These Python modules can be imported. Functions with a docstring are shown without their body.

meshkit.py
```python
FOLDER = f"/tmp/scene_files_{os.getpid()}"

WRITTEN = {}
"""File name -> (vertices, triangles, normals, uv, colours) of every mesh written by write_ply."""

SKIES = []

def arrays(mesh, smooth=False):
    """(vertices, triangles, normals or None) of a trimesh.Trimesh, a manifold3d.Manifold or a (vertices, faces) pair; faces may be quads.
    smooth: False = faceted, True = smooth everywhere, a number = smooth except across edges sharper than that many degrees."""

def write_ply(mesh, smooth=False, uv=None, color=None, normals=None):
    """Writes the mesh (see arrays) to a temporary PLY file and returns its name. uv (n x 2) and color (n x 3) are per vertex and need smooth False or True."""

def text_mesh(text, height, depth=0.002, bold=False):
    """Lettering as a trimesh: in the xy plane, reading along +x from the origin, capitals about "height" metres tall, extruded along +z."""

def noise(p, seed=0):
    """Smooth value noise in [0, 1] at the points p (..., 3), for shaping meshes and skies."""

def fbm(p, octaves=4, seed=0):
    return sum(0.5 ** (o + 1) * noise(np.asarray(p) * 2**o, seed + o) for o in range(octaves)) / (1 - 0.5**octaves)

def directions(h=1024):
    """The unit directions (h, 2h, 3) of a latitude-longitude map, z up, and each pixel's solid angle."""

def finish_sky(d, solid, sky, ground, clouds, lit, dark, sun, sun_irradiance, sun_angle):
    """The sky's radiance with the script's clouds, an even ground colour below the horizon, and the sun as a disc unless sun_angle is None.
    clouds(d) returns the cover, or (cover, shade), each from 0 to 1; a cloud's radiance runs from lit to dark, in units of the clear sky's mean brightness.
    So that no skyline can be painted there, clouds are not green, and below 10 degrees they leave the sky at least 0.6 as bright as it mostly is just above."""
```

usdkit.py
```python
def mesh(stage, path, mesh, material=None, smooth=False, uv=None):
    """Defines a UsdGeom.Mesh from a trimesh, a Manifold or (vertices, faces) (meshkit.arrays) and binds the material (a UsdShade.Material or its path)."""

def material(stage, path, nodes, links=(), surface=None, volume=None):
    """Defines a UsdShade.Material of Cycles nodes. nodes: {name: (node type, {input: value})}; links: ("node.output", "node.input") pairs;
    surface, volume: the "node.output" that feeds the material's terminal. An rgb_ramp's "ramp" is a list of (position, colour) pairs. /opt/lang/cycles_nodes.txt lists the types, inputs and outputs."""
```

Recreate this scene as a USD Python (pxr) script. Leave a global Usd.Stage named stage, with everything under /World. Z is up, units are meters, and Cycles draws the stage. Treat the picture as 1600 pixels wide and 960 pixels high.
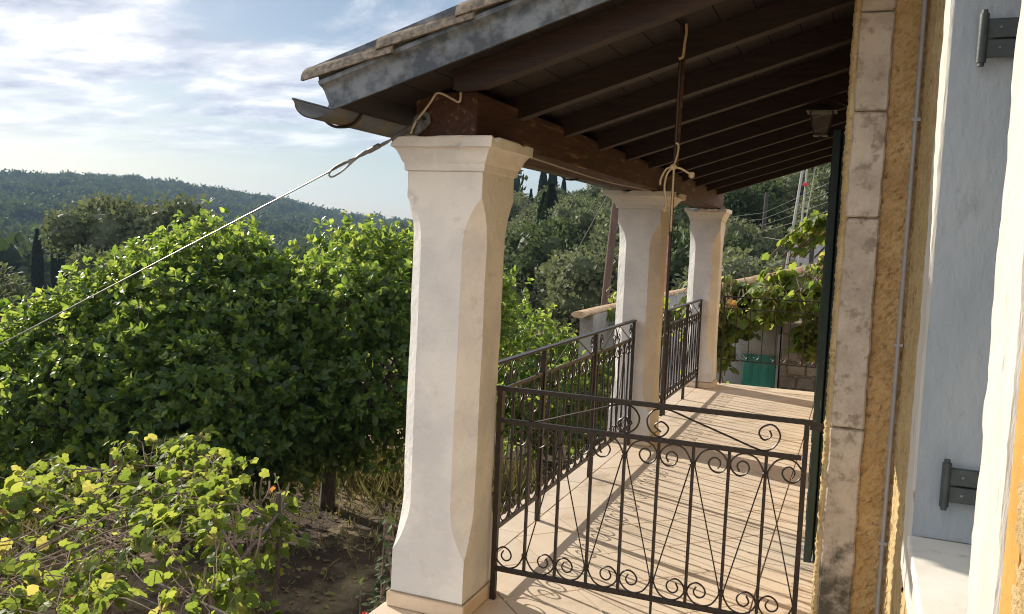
import math
import numpy as np
import trimesh
import usdkit
from meshkit import noise, fbm
from shapely.geometry import Polygon, box as sbox
from shapely import affinity
from pxr import Usd, UsdGeom, UsdLux, UsdShade, Gf, Sdf, Vt

stage = Usd.Stage.CreateInMemory()
UsdGeom.SetStageUpAxis(stage, UsdGeom.Tokens.z)
UsdGeom.SetStageMetersPerUnit(stage, 1.0)
World = UsdGeom.Xform.Define(stage, '/World')
stage.SetDefaultPrim(World.GetPrim())
UsdGeom.Scope.Define(stage, '/World/Looks')
rng = np.random.default_rng(7)

# ------------------------------------------------------------------ camera
EYE = np.array([0.0, 0.0, 1.7])
R = np.array([[0.926169, 0.374905, 0.040713], [0.068532, -0.061167, -0.995772], [-0.370829, 0.925043, -0.082344]])
cam = UsdGeom.Camera.Define(stage, '/World/camera')
cam.CreateHorizontalApertureAttr(36.0)
cam.CreateVerticalApertureAttr(36.0 * 614 / 1024)
cam.CreateFocalLengthAttr(36.0 * 1348.9 / 1600)
cam.CreateClippingRangeAttr(Gf.Vec2f(0.05, 8000))
cam.CreateExposureAttr(0.53)
_m = np.eye(4)
_m[0, :3], _m[1, :3], _m[2, :3], _m[3, :3] = R[0], -R[1], -R[2], EYE
cam.AddTransformOp().Set(Gf.Matrix4d(*_m.ravel().tolist()))


def forward(p):
    return (np.asarray(p) - EYE) @ R[2]


def in_view(p, margin=0.03):
    c = (np.asarray(p) - EYE) @ R.T
    w = np.maximum(c[..., 2], 1e-6)
    x, y = c[..., 0] / w * 1348.9 / 800, c[..., 1] / w * 1348.9 / 480
    return (c[..., 2] > 0.2) & (np.abs(x) < 1 + margin) & (np.abs(y) < 1 + margin)


# ------------------------------------------------------------------ sky and sun
SUN_EL = math.radians(26.0)
SUN_AZ = np.array([-0.926, 0.377])
SUN = np.array([SUN_AZ[0] * math.cos(SUN_EL), SUN_AZ[1] * math.cos(SUN_EL), math.sin(SUN_EL)])
sky_mat = usdkit.material(stage, '/World/Looks/sky', {
    'tc': ('texture_coordinate', {}),
    'sky': ('sky_texture', {'sky_type': 'single_scattering', 'sun_disc': False, 'sun_elevation': SUN_EL,
                            'sun_rotation': math.atan2(SUN_AZ[0], SUN_AZ[1]), 'altitude': 120.0, 'air_density': 1.0,
                            'aerosol_density': 0.8, 'ozone_density': 1.8}),
    'sep': ('separate_xyz', {}),
    'zc': ('math', {'math_type': 'maximum', 'value2': 0.0}),
    'za': ('math', {'math_type': 'add', 'value2': 0.11}),
    'u': ('math', {'math_type': 'divide'}), 'v': ('math', {'math_type': 'divide'}),
    'uv': ('combine_xyz', {'z': 0.0}),
    'map': ('mapping', {'location': (5.3, 2.1, 0.0), 'rotation': (0, 0, 0.5), 'scale': (0.95, 1.35, 1.0)}),
    'n1': ('noise_texture', {'scale': 0.9, 'detail': 10.0, 'roughness': 0.60, 'distortion': 0.5}),
    'n2': ('noise_texture', {'scale': 2.1, 'detail': 7.0, 'roughness': 0.6, 'distortion': 0.2}),
    'cov': ('map_range', {'range_type': 'smoothstep', 'from_min': 0.37, 'from_max': 0.53, 'to_min': 0.0, 'to_max': 0.96, 'clamp': True}),
    'fade': ('map_range', {'range_type': 'smoothstep', 'from_min': 0.05, 'from_max': 0.13, 'to_min': 0.0, 'to_max': 1.0, 'clamp': True}),
    'fac': ('math', {'math_type': 'multiply'}),
    'shade': ('rgb_ramp', {'ramp': [(0.36, (6.6, 7.2, 8.8)), (0.5, (10.5, 10.8, 11.6)), (0.62, (15.5, 15.2, 14.8))]}),
    'mix': ('mix', {'mix_type': 'mix'}),
    'bg': ('background_shader', {'strength': 0.06})},
    [('tc.generated', 'sep.vector'), ('sep.z', 'zc.value1'), ('zc.value', 'za.value1'), ('sep.x', 'u.value1'), ('za.value', 'u.value2'),
     ('sep.y', 'v.value1'), ('za.value', 'v.value2'), ('u.value', 'uv.x'), ('v.value', 'uv.y'), ('uv.vector', 'map.vector'),
     ('map.vector', 'n1.vector'), ('map.vector', 'n2.vector'), ('n1.fac', 'cov.value'), ('sep.z', 'fade.value'),
     ('cov.result', 'fac.value1'), ('fade.result', 'fac.value2'), ('n2.fac', 'shade.fac'),
     ('sky.color', 'mix.color1'), ('shade.color', 'mix.color2'), ('fac.value', 'mix.fac'), ('mix.color', 'bg.color')], surface='bg.background')
dome = UsdLux.DomeLight.Define(stage, '/World/sky')
dome.CreateIntensityAttr(1.0)
UsdShade.MaterialBindingAPI.Apply(dome.GetPrim()).Bind(sky_mat)
sun = UsdLux.DistantLight.Define(stage, '/World/sun')
sun.CreateNormalizeAttr(True)
sun.CreateIntensityAttr(1.25)
sun.CreateAngleAttr(0.5)
sun.CreateColorAttr(Gf.Vec3f(1.0, 0.91, 0.77))
_z = SUN
_x = np.cross([0, 0, 1], _z)
_x /= np.linalg.norm(_x)
_y = np.cross(_z, _x)
_m = np.eye(4)
_m[0, :3], _m[1, :3], _m[2, :3] = _x, _y, _z
sun.AddTransformOp().Set(Gf.Matrix4d(*_m.ravel().tolist()))

# ------------------------------------------------------------------ scene-tree helpers
_count, _base = {}, {}


def numbered(parent, name):
    k = (parent, name)
    n = _count.get(k, 0)
    _count[k] = n + 1
    return name if n == 0 else f'{name}_{n:03d}'


def tag(prim, label=None, cat=None, group=None, kind=None):
    for k, v in (('label', label), ('category', cat), ('group', group), ('kind', kind)):
        if v:
            prim.SetCustomDataByKey(k, v)
    return prim


def thing(name, label=None, cat=None, base=(0, 0, 0), group=None, kind=None):
    path = '/World/' + numbered('/World', name)
    x = UsdGeom.Xform.Define(stage, path)
    x.AddTranslateOp().Set(Gf.Vec3d(*map(float, base)))
    _base[path] = np.asarray(base, float)
    tag(x.GetPrim(), label, cat, group, kind)
    return path


def arr(mesh):
    if hasattr(mesh, 'vertices'):
        return np.array(mesh.vertices, float), np.array(mesh.faces, int)
    v, f = np.asarray(mesh[0], float), np.asarray(mesh[1], int)
    if f.shape[1] == 4:
        f = np.vstack([f[:, [0, 1, 2]], f[:, [0, 2, 3]]])
    return v, f


def part(parent, name, mesh, mat, smooth=False, label=None, kind=None):
    path = parent + '/' + numbered(parent, name)
    b = _base[parent]
    _base[path] = b
    v, f = arr(mesh)
    p = usdkit.mesh(stage, path, (v - b, f), mat, smooth=smooth)
    tag(p.GetPrim(), label, kind=kind)
    return path


TR = np.random.default_rng(99)


def tint(path, values):
    """One number per vertex: the leaves' own shade of green."""
    pv = UsdGeom.PrimvarsAPI(stage.GetPrimAtPath(path)).CreatePrimvar('tint', Sdf.ValueTypeNames.FloatArray, 'vertex')
    pv.Set(Vt.FloatArray.FromNumpy(np.asarray(values, np.float32)))


def leaf_tint(n, k):
    return np.repeat(TR.random(n), k)


def solo(name, mesh, mat, label=None, cat=None, group=None, kind=None, smooth=False):
    path = '/World/' + numbered('/World', name)
    p = usdkit.mesh(stage, path, arr(mesh), mat, smooth=smooth)
    tag(p.GetPrim(), label, cat, group, kind)
    return path


def copy_of(src, name, loc, rot=0.0, scale=(1, 1, 1), label=None, cat=None, group=None):
    path = '/World/' + numbered('/World', name)
    x = UsdGeom.Xform.Define(stage, path)
    x.GetPrim().GetReferences().AddInternalReference(src)
    x.GetPrim().SetInstanceable(True)
    place(x, loc, rot, scale)
    tag(x.GetPrim(), label, cat, group)
    return path


def place(x, loc, rot, scale):
    x = UsdGeom.Xformable(x)
    x.ClearXformOpOrder()
    x.AddTranslateOp().Set(Gf.Vec3d(*map(float, loc)))
    x.AddRotateZOp().Set(float(rot))
    x.AddScaleOp().Set(Gf.Vec3f(*map(float, scale)))


# ------------------------------------------------------------------ mesh helpers
def join(*ms):
    vs, fs, n = [], [], 0
    for m in ms:
        v, f = arr(m)
        vs.append(v)
        fs.append(f + n)
        n += len(v)
    return np.vstack(vs), np.vstack(fs)


def box(x0, x1, y0, y1, z0, z1, bevel=0.0):
    if bevel <= 0:
        m = trimesh.creation.box([x1 - x0, y1 - y0, z1 - z0])
        m.apply_translation([(x0 + x1) / 2, (y0 + y1) / 2, (z0 + z1) / 2])
        return m
    p = []
    for sx in (0, 1):
        for sy in (0, 1):
            for sz in (0, 1):
                c = np.array([x1 if sx else x0, y1 if sy else y0, z1 if sz else z0], float)
                s = np.array([-1 if sx else 1, -1 if sy else 1, -1 if sz else 1]) * bevel
                for k in range(3):
                    q = c + s
                    q[k] = c[k]
                    p.append(q)
    return trimesh.convex.convex_hull(np.array(p))


def beam_between(a, b, w, h, up=(0, 0, 1)):
    a, b = np.asarray(a, float), np.asarray(b, float)
    d = b - a
    L = np.linalg.norm(d)
    d /= L
    s = np.cross(d, up)
    s /= np.linalg.norm(s)
    u = np.cross(s, d)
    m = trimesh.creation.box([L, w, h])
    T = np.eye(4)
    T[:3, 0], T[:3, 1], T[:3, 2], T[:3, 3] = d, s, u, (a + b) / 2
    m.apply_transform(T)
    return m


def tube(pts, r, sides=6):
    pts = np.asarray(pts, float)
    n = len(pts)
    r = np.broadcast_to(np.asarray(r, float), (n,))
    t = np.gradient(pts, axis=0)
    t /= np.maximum(np.linalg.norm(t, axis=1, keepdims=True), 1e-9)
    a = np.cross(t[0], [0, 0, 1.0])
    if np.linalg.norm(a) < 1e-3:
        a = np.cross(t[0], [1.0, 0, 0])
    a /= np.linalg.norm(a)
    ang = np.arange(sides) / sides * 2 * np.pi + 0.3
    v = []
    for i in range(n):
        a = a - t[i] * (a @ t[i])
        a /= max(np.linalg.norm(a), 1e-9)
        b = np.cross(t[i], a)
        v.append(pts[i] + r[i] * (np.cos(ang)[:, None] * a + np.sin(ang)[:, None] * b))
    v = np.vstack(v + [pts[:1], pts[-1:]])
    f = []
    for i in range(n - 1):
        for k in range(sides):
            k2 = (k + 1) % sides
            p, q = i * sides, (i + 1) * sides
            f += [(p + k, p + k2, q + k2), (p + k, q + k2, q + k)]
    c0, c1, q = n * sides, n * sides + 1, (n - 1) * sides
    for k in range(sides):
        k2 = (k + 1) % sides
        f += [(c0, k2, k), (c1, q + k, q + k2)]
    return v, np.array(f)


def spline(p, per=5):
    p = np.asarray(p, float)
    q = np.vstack([2 * p[0] - p[1], p, 2 * p[-1] - p[-2]])
    out = []
    for i in range(1, len(q) - 2):
        for s in np.arange(per) / per:
            a, b, c, d = q[i - 1], q[i], q[i + 1], q[i + 2]
            out.append(0.5 * (2 * b + (c - a) * s + (2 * a - 5 * b + 4 * c - d) * s * s + (3 * b - a - 3 * c + d) * s ** 3))
    return np.vstack(out + [p[-1:]])


def gridmesh(P):
    n, m = P.shape[:2]
    i = np.arange(n * m).reshape(n, m)
    f = np.stack([i[:-1, :-1], i[1:, :-1], i[1:, 1:], i[:-1, 1:]], -1).reshape(-1, 4)
    return P.reshape(-1, 3), f


def extrude_y(poly, y0, y1):
    """A polygon in (x, z) pushed along y."""
    m = trimesh.creation.extrude_polygon(poly, y1 - y0, engine='earcut')
    v = np.array(m.vertices)
    m.vertices = np.stack([v[:, 0], y1 - v[:, 2], v[:, 1]], 1)
    return m


def smoothstep(x, a, b):
    t = np.clip((x - a) / (b - a), 0, 1)
    return t * t * (3 - 2 * t)


# ------------------------------------------------------------------ materials
def pbr(name, c1, c2=None, scale=6.0, lo=0.35, hi=0.65, rough=0.7, metal=0.0, detail=5.0, stretch=(1, 1, 1), bump=None,
        stain=None, rnd=0.0, spec=0.4, bump2=None):
    """stain: (colour, scale, lo, hi); bump: (scale, distance); rnd: brightness spread between objects."""
    n = {'g': ('geometry', {}), 'map': ('mapping', {'scale': stretch}), 'p': ('principled_bsdf', {'roughness': rough, 'metallic': metal, 'specular_ior_level': spec})}
    l = [('g.position', 'map.vector')]
    n['n1'] = ('noise_texture', {'scale': scale, 'detail': detail, 'roughness': 0.6})
    n['r1'] = ('rgb_ramp', {'ramp': [(lo, c1), (hi, c2 or c1)]})
    l += [('map.vector', 'n1.vector'), ('n1.fac', 'r1.fac')]
    col = 'r1.color'
    if stain:
        n['n2'] = ('noise_texture', {'scale': stain[1], 'detail': 7.0, 'roughness': 0.65})
        n['m2'] = ('map_range', {'from_min': stain[2], 'from_max': stain[3], 'clamp': True})
        n['mx'] = ('mix', {'color2': stain[0]})
        l += [('map.vector', 'n2.vector'), ('n2.fac', 'm2.value'), ('m2.result', 'mx.fac'), (col, 'mx.color1')]
        col = 'mx.color'
    if rnd:
        n['oi'] = ('object_info', {})
        n['mr'] = ('map_range', {'to_min': 1 - rnd, 'to_max': 1 + rnd})
        n['hsv'] = ('hsv', {})
        l += [('oi.random', 'mr.value'), ('mr.result', 'hsv.value'), (col, 'hsv.color')]
        col = 'hsv.color'
    l.append((col, 'p.base_color'))
    if bump:
        n['nb'] = ('noise_texture', {'scale': bump[0], 'detail': 6.0, 'roughness': 0.6})
        n['b'] = ('bump', {'distance': bump[1], 'strength': 1.0})
        l += [('map.vector', 'nb.vector'), ('nb.fac', 'b.height'), ('b.normal', 'p.normal')]
    return usdkit.material(stage, '/World/Looks/' + name, n, l, surface='p.BSDF')


def leaf_mat(name, ramp, trans, rough=0.38, amount=0.42, spec=0.5, leafwise=1.0):
    """Leaves: colour varies from leaf to leaf; light shines through."""
    n = {'g': ('attribute', {'attribute': 'tint'}), 'oi': ('object_info', {}), 'ml': ('math', {'math_type': 'multiply', 'value2': leafwise}), 'a': ('math', {'math_type': 'add'}), 'fr': ('math', {'math_type': 'fraction'}),
         'r': ('rgb_ramp', {'ramp': ramp}), 't': ('rgb_ramp', {'ramp': trans}),
         'p': ('principled_bsdf', {'roughness': rough, 'specular_ior_level': spec}), 'tr': ('translucent_bsdf', {}), 'm': ('mix_closure', {'fac': amount})}
    l = [('g.fac', 'ml.value1'), ('ml.value', 'a.value1'), ('oi.random', 'a.value2'), ('a.value', 'fr.value1'), ('fr.value', 'r.fac'), ('fr.value', 't.fac'),
         ('r.color', 'p.base_color'), ('t.color', 'tr.color'), ('p.BSDF', 'm.closure1'), ('tr.BSDF', 'm.closure2')]
    return usdkit.material(stage, '/World/Looks/' + name, n, l, surface='m.closure')


M = {}
M['paint'] = pbr('white_limewash', (0.58, 0.57, 0.56), (0.70, 0.68, 0.65), 2.2, lo=0.42, hi=0.56, rough=0.9, detail=9, bump=(26, 0.008), stain=((0.47, 0.45, 0.43), 9, 0.60, 0.76))
M['plinth'] = pbr('plinth_tile', (0.58, 0.46, 0.33), (0.66, 0.54, 0.40), 9, rough=0.55, bump=(60, 0.001), stain=((0.25, 0.2, 0.15), 8, 0.62, 0.72))
M['tile'] = pbr('floor_tile', (0.63, 0.525, 0.405), (0.69, 0.585, 0.462), 5, rough=0.5, bump=(30, 0.0008), stain=((0.42, 0.33, 0.23), 2.3, 0.56, 0.72), rnd=0.05)
M['grout'] = pbr('grout', (0.24, 0.17, 0.11), (0.32, 0.24, 0.16), 20, rough=0.9)
M['iron'] = pbr('painted_iron', (0.016, 0.012, 0.010), (0.032, 0.022, 0.016), 40, rough=0.42, bump=(120, 0.001), stain=((0.10, 0.045, 0.02), 25, 0.66, 0.74))
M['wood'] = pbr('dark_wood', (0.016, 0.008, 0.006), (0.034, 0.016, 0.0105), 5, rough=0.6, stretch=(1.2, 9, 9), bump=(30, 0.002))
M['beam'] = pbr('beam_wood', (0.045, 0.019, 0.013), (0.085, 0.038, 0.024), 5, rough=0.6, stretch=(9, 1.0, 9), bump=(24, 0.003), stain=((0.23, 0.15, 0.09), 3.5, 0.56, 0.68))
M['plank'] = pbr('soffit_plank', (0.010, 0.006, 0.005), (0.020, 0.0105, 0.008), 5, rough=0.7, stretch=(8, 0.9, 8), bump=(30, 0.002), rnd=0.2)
M['zinc'] = pbr('weathered_zinc', (0.062, 0.073, 0.088), (0.175, 0.195, 0.215), 11, lo=0.42, hi=0.60, rough=0.6, metal=0.3, detail=9, bump=(14, 0.004), stain=((0.075, 0.075, 0.062), 9, 0.56, 0.68))
M['gutter'] = pbr('gutter_zinc', (0.075, 0.085, 0.095), (0.135, 0.14, 0.14), 7, rough=0.6, metal=0.3, detail=8, bump=(20, 0.003), stain=((0.16, 0.12, 0.05), 9, 0.5, 0.62))
M['rooftile'] = pbr('roof_tile', (0.125, 0.105, 0.085), (0.31, 0.26, 0.205), 22, rough=0.95, detail=9, bump=(90, 0.006), stain=((0.085, 0.078, 0.065), 40, 0.46, 0.66))
M['coping'] = pbr('clay_coping', (0.42, 0.26, 0.15), (0.58, 0.43, 0.28), 9, rough=0.9, bump=(40, 0.01))
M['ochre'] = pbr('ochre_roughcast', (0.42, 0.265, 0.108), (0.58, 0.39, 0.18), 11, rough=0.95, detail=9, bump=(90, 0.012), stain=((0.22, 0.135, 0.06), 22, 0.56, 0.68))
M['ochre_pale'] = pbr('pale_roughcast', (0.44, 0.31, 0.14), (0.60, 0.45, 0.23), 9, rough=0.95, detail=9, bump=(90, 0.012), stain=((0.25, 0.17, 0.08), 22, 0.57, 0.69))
M['ochre_shade'] = pbr('ochre_shade_band', (0.46, 0.23, 0.05), (0.52, 0.28, 0.07), 12, rough=0.9, bump=(60, 0.004))  # shaded strip beside the near trim, its shade put into the colour
M['stone'] = usdkit.material(stage, '/World/Looks/corner_stone', {
    'g': ('geometry', {}), 'n1': ('noise_texture', {'scale': 7.0, 'detail': 8.0, 'roughness': 0.6}), 'r1': ('rgb_ramp', {'ramp': [(0.35, (0.37, 0.31, 0.245)), (0.65, (0.54, 0.465, 0.38))]}),
    'n2': ('noise_texture', {'scale': 15.0, 'detail': 8.0, 'roughness': 0.68}), 'm2': ('map_range', {'from_min': 0.53, 'from_max': 0.62, 'clamp': True}), 'x2': ('mix', {'color2': (0.29, 0.24, 0.18)}),
    'sep': ('separate_xyz', {}), 'n3': ('noise_texture', {'scale': 5.0, 'detail': 8.0, 'roughness': 0.7}), 'mz': ('map_range', {'from_min': 0.1, 'from_max': 0.8, 'to_min': 0.72, 'to_max': 0.34, 'clamp': True}),
    'd': ('math', {'math_type': 'add'}), 'm3': ('map_range', {'from_min': 0.96, 'from_max': 1.10, 'clamp': True}), 'x3': ('mix', {'color2': (0.085, 0.075, 0.055)}),
    'nb': ('noise_texture', {'scale': 50.0, 'detail': 6.0}), 'b': ('bump', {'distance': 0.008}), 'p': ('principled_bsdf', {'roughness': 0.92, 'specular_ior_level': 0.3})},
    [('g.position', 'n1.vector'), ('g.position', 'n2.vector'), ('g.position', 'n3.vector'), ('g.position', 'nb.vector'), ('g.position', 'sep.vector'), ('n1.fac', 'r1.fac'), ('n2.fac', 'm2.value'), ('m2.result', 'x2.fac'), ('r1.color', 'x2.color1'),
     ('sep.z', 'mz.value'), ('mz.result', 'd.value1'), ('n3.fac', 'd.value2'), ('d.value', 'm3.value'), ('m3.result', 'x3.fac'), ('x2.color', 'x3.color1'), ('x3.color', 'p.base_color'), ('nb.fac', 'b.height'), ('b.normal', 'p.normal')], surface='p.BSDF')
M['mortar'] = pbr('mortar', (0.22, 0.18, 0.13), (0.3, 0.25, 0.18), 30, rough=0.95)
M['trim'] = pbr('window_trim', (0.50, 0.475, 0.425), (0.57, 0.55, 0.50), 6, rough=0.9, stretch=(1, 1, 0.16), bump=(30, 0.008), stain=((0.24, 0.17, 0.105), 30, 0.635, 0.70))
M['reveal'] = pbr('window_reveal', (0.30, 0.335, 0.365), (0.385, 0.415, 0.44), 2.5, lo=.4, hi=.6, rough=0.85, detail=8, bump=(34, 0.006), stretch=(1, 1, 0.45), stain=((0.20, 0.20, 0.20), 5, 0.60, 0.78))  # shading of the jamb is mixed into the base colour as darker blue-grey
M['marble'] = pbr('marble_sill', (0.74, 0.70, 0.62), (0.82, 0.79, 0.72), 7, rough=0.5, detail=9, stain=((0.55, 0.48, 0.38), 12, 0.57, 0.75), bump=(30, 0.001))
M['hinge'] = pbr('hinge_iron', (0.045, 0.055, 0.055), (0.07, 0.08, 0.08), 30, rough=0.5, bump=(90, 0.001))
M['shutter'] = pbr('green_shutter', (0.012, 0.028, 0.024), (0.022, 0.042, 0.036), 9, rough=0.4, stretch=(6, 6, 0.6), bump=(30, 0.001), stain=((0.25, 0.29, 0.30), 7, 0.64, 0.70))
M['cable'] = pbr('grey_cable', (0.30, 0.29, 0.28), (0.36, 0.34, 0.32), 20, rough=0.6)
M['whitecable'] = pbr('white_cable', (0.55, 0.47, 0.38), (0.65, 0.58, 0.48), 30, rough=0.6)
M['steel'] = pbr('galvanised_steel', (0.17, 0.165, 0.155), (0.27, 0.26, 0.245), 30, rough=0.4, metal=0.6)
M['rope'] = pbr('rope', (0.42, 0.32, 0.19), (0.55, 0.43, 0.27), 90, rough=0.9, bump=(260, 0.002))
M['lantern'] = pbr('lantern_iron', (0.05, 0.04, 0.035), (0.09, 0.075, 0.065), 30, rough=0.4)
M['bark'] = pbr('bark', (0.055, 0.042, 0.030), (0.13, 0.105, 0.08), 9, rough=0.95, stretch=(3, 3, 0.7), bump=(20, 0.02))
M['cane'] = pbr('vine_cane', (0.11, 0.072, 0.05), (0.26, 0.19, 0.14), 12, rough=0.9, bump=(60, 0.004))
M['pole'] = pbr('weathered_pole', (0.075, 0.058, 0.043), (0.14, 0.115, 0.09), 8, rough=0.9, stretch=(4, 4, 0.7), bump=(30, 0.005))
M['soil'] = pbr('garden_soil', (0.034, 0.021, 0.013), (0.085, 0.056, 0.035), 0.9, lo=0.38, hi=0.62, rough=1.0, detail=9, bump=(7, 0.05), stain=((0.34, 0.26, 0.15), 0.35, 0.50, 0.62))
M['render'] = pbr('grey_render', (0.30, 0.28, 0.26), (0.42, 0.39, 0.36), 3, rough=0.95, bump=(30, 0.01), stain=((0.2, 0.17, 0.13), 2.5, 0.55, 0.7))
M['rubble'] = pbr('rubble_stone', (0.16, 0.12, 0.09), (0.27, 0.21, 0.155), 6, rough=0.95, bump=(22, 0.02), rnd=0.25)
M['teal'] = pbr('teal_paint', (0.03, 0.21, 0.17), (0.05, 0.27, 0.21), 6, rough=0.45, bump=(30, 0.001), stain=((0.12, 0.2, 0.16), 6, 0.6, 0.7))
M['redpaint'] = pbr('red_paint', (0.36, 0.12, 0.09), (0.48, 0.24, 0.18), 6, rough=0.8)
M['reflector'] = pbr('red_marker', (0.6, 0.03, 0.05), None, rough=0.5)
M['polegrey'] = pbr('pale_pole', (0.28, 0.26, 0.24), (0.38, 0.36, 0.33), 6, rough=0.8)
M['darkpole'] = pbr('dark_pole', (0.028, 0.025, 0.022), (0.05, 0.045, 0.04), 6, rough=0.9)
M['brownpole'] = pbr('brown_pole', (0.075, 0.045, 0.032), (0.12, 0.075, 0.055), 4, rough=0.9, stretch=(5, 5, .5), bump=(20, 0.01))
M['dry'] = leaf_mat('dry_grass', [(0, (0.26, 0.20, 0.09)), (0.6, (0.36, 0.29, 0.14)), (1, (0.16, 0.19, 0.06))], [(0, (0.3, 0.24, 0.1)), (1, (0.2, 0.24, 0.07))], 0.7, 0.35, 0.2)
M['fig'] = leaf_mat('broad_leaf', [(0, (0.016, 0.045, 0.013)), (0.5, (0.028, 0.066, 0.017)), (0.9, (0.055, 0.105, 0.024)), (1, (0.10, 0.14, 0.03))],
                    [(0, (0.22, 0.36, 0.04)), (0.5, (0.38, 0.52, 0.07)), (1, (0.62, 0.70, 0.12))], 0.33, 0.54, 0.55)
M['vine'] = leaf_mat('vine_leaf', [(0, (0.06, 0.105, 0.025)), (0.4, (0.11, 0.16, 0.04)), (0.85, (0.17, 0.22, 0.055)), (0.982, (0.34, 0.31, 0.09)), (0.993, (0.40, 0.17, 0.07)), (1, (0.40, 0.14, 0.06))],
                     [(0, (0.26, 0.36, 0.05)), (0.4, (0.36, 0.45, 0.06)), (0.85, (0.52, 0.58, 0.09)), (0.982, (0.72, 0.64, 0.16)), (0.993, (0.6, 0.26, 0.09)), (1, (0.6, 0.22, 0.08))], 0.5, 0.52, 0.3)
M['olive'] = leaf_mat('olive_leaf', [(0, (0.085, 0.105, 0.05)), (0.5, (0.13, 0.155, 0.08)), (1, (0.20, 0.22, 0.13))],
                      [(0, (0.14, 0.17, 0.06)), (1, (0.24, 0.27, 0.10))], 0.6, 0.32, 0.25)
M['bush'] = leaf_mat('bush_leaf', [(0, (0.040, 0.060, 0.026)), (0.5, (0.062, 0.085, 0.036)), (1, (0.10, 0.125, 0.056))],
                     [(0, (0.09, 0.13, 0.04)), (1, (0.16, 0.21, 0.06))], 0.6, 0.28, 0.2)
M['cypress'] = leaf_mat('cypress_leaf', [(0, (0.014, 0.030, 0.012)), (1, (0.030, 0.052, 0.02))], [(0, (0.03, 0.055, 0.015)), (1, (0.05, 0.08, 0.02))], 0.6, 0.2, 0.2)
M['wood_leaf'] = leaf_mat('far_wood_leaf', [(0, (0.016, 0.036, 0.012)), (0.5, (0.045, 0.075, 0.024)), (0.8, (0.085, 0.105, 0.045)), (1, (0.018, 0.036, 0.012))],
                          [(0, (0.06, 0.10, 0.02)), (1, (0.12, 0.17, 0.04))], 0.7, 0.25, 0.15, 0.25)
M['redflower'] = pbr('red_flower', (0.7, 0.09, 0.05), None, rough=0.6)
M['glass'] = usdkit.material(stage, '/World/Looks/pane_glass', {'f': ('fresnel', {'IOR': 1.5}), 't': ('transparent_bsdf', {'color': (0.75, 0.75, 0.72)}), 'g': ('glossy_bsdf', {'roughness': 0.03, 'color': (0.9, 0.9, 0.9)}), 'm': ('mix_closure', {})},
                             [('f.fac', 'm.fac'), ('t.BSDF', 'm.closure1'), ('g.BSDF', 'm.closure2')], surface='m.closure')
M['terrain'] = pbr('hillside', (0.075, 0.075, 0.035), (0.15, 0.125, 0.065), 0.12, rough=1.0, detail=9, stain=((0.05, 0.06, 0.028), 0.05, 0.45, 0.6))


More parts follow.
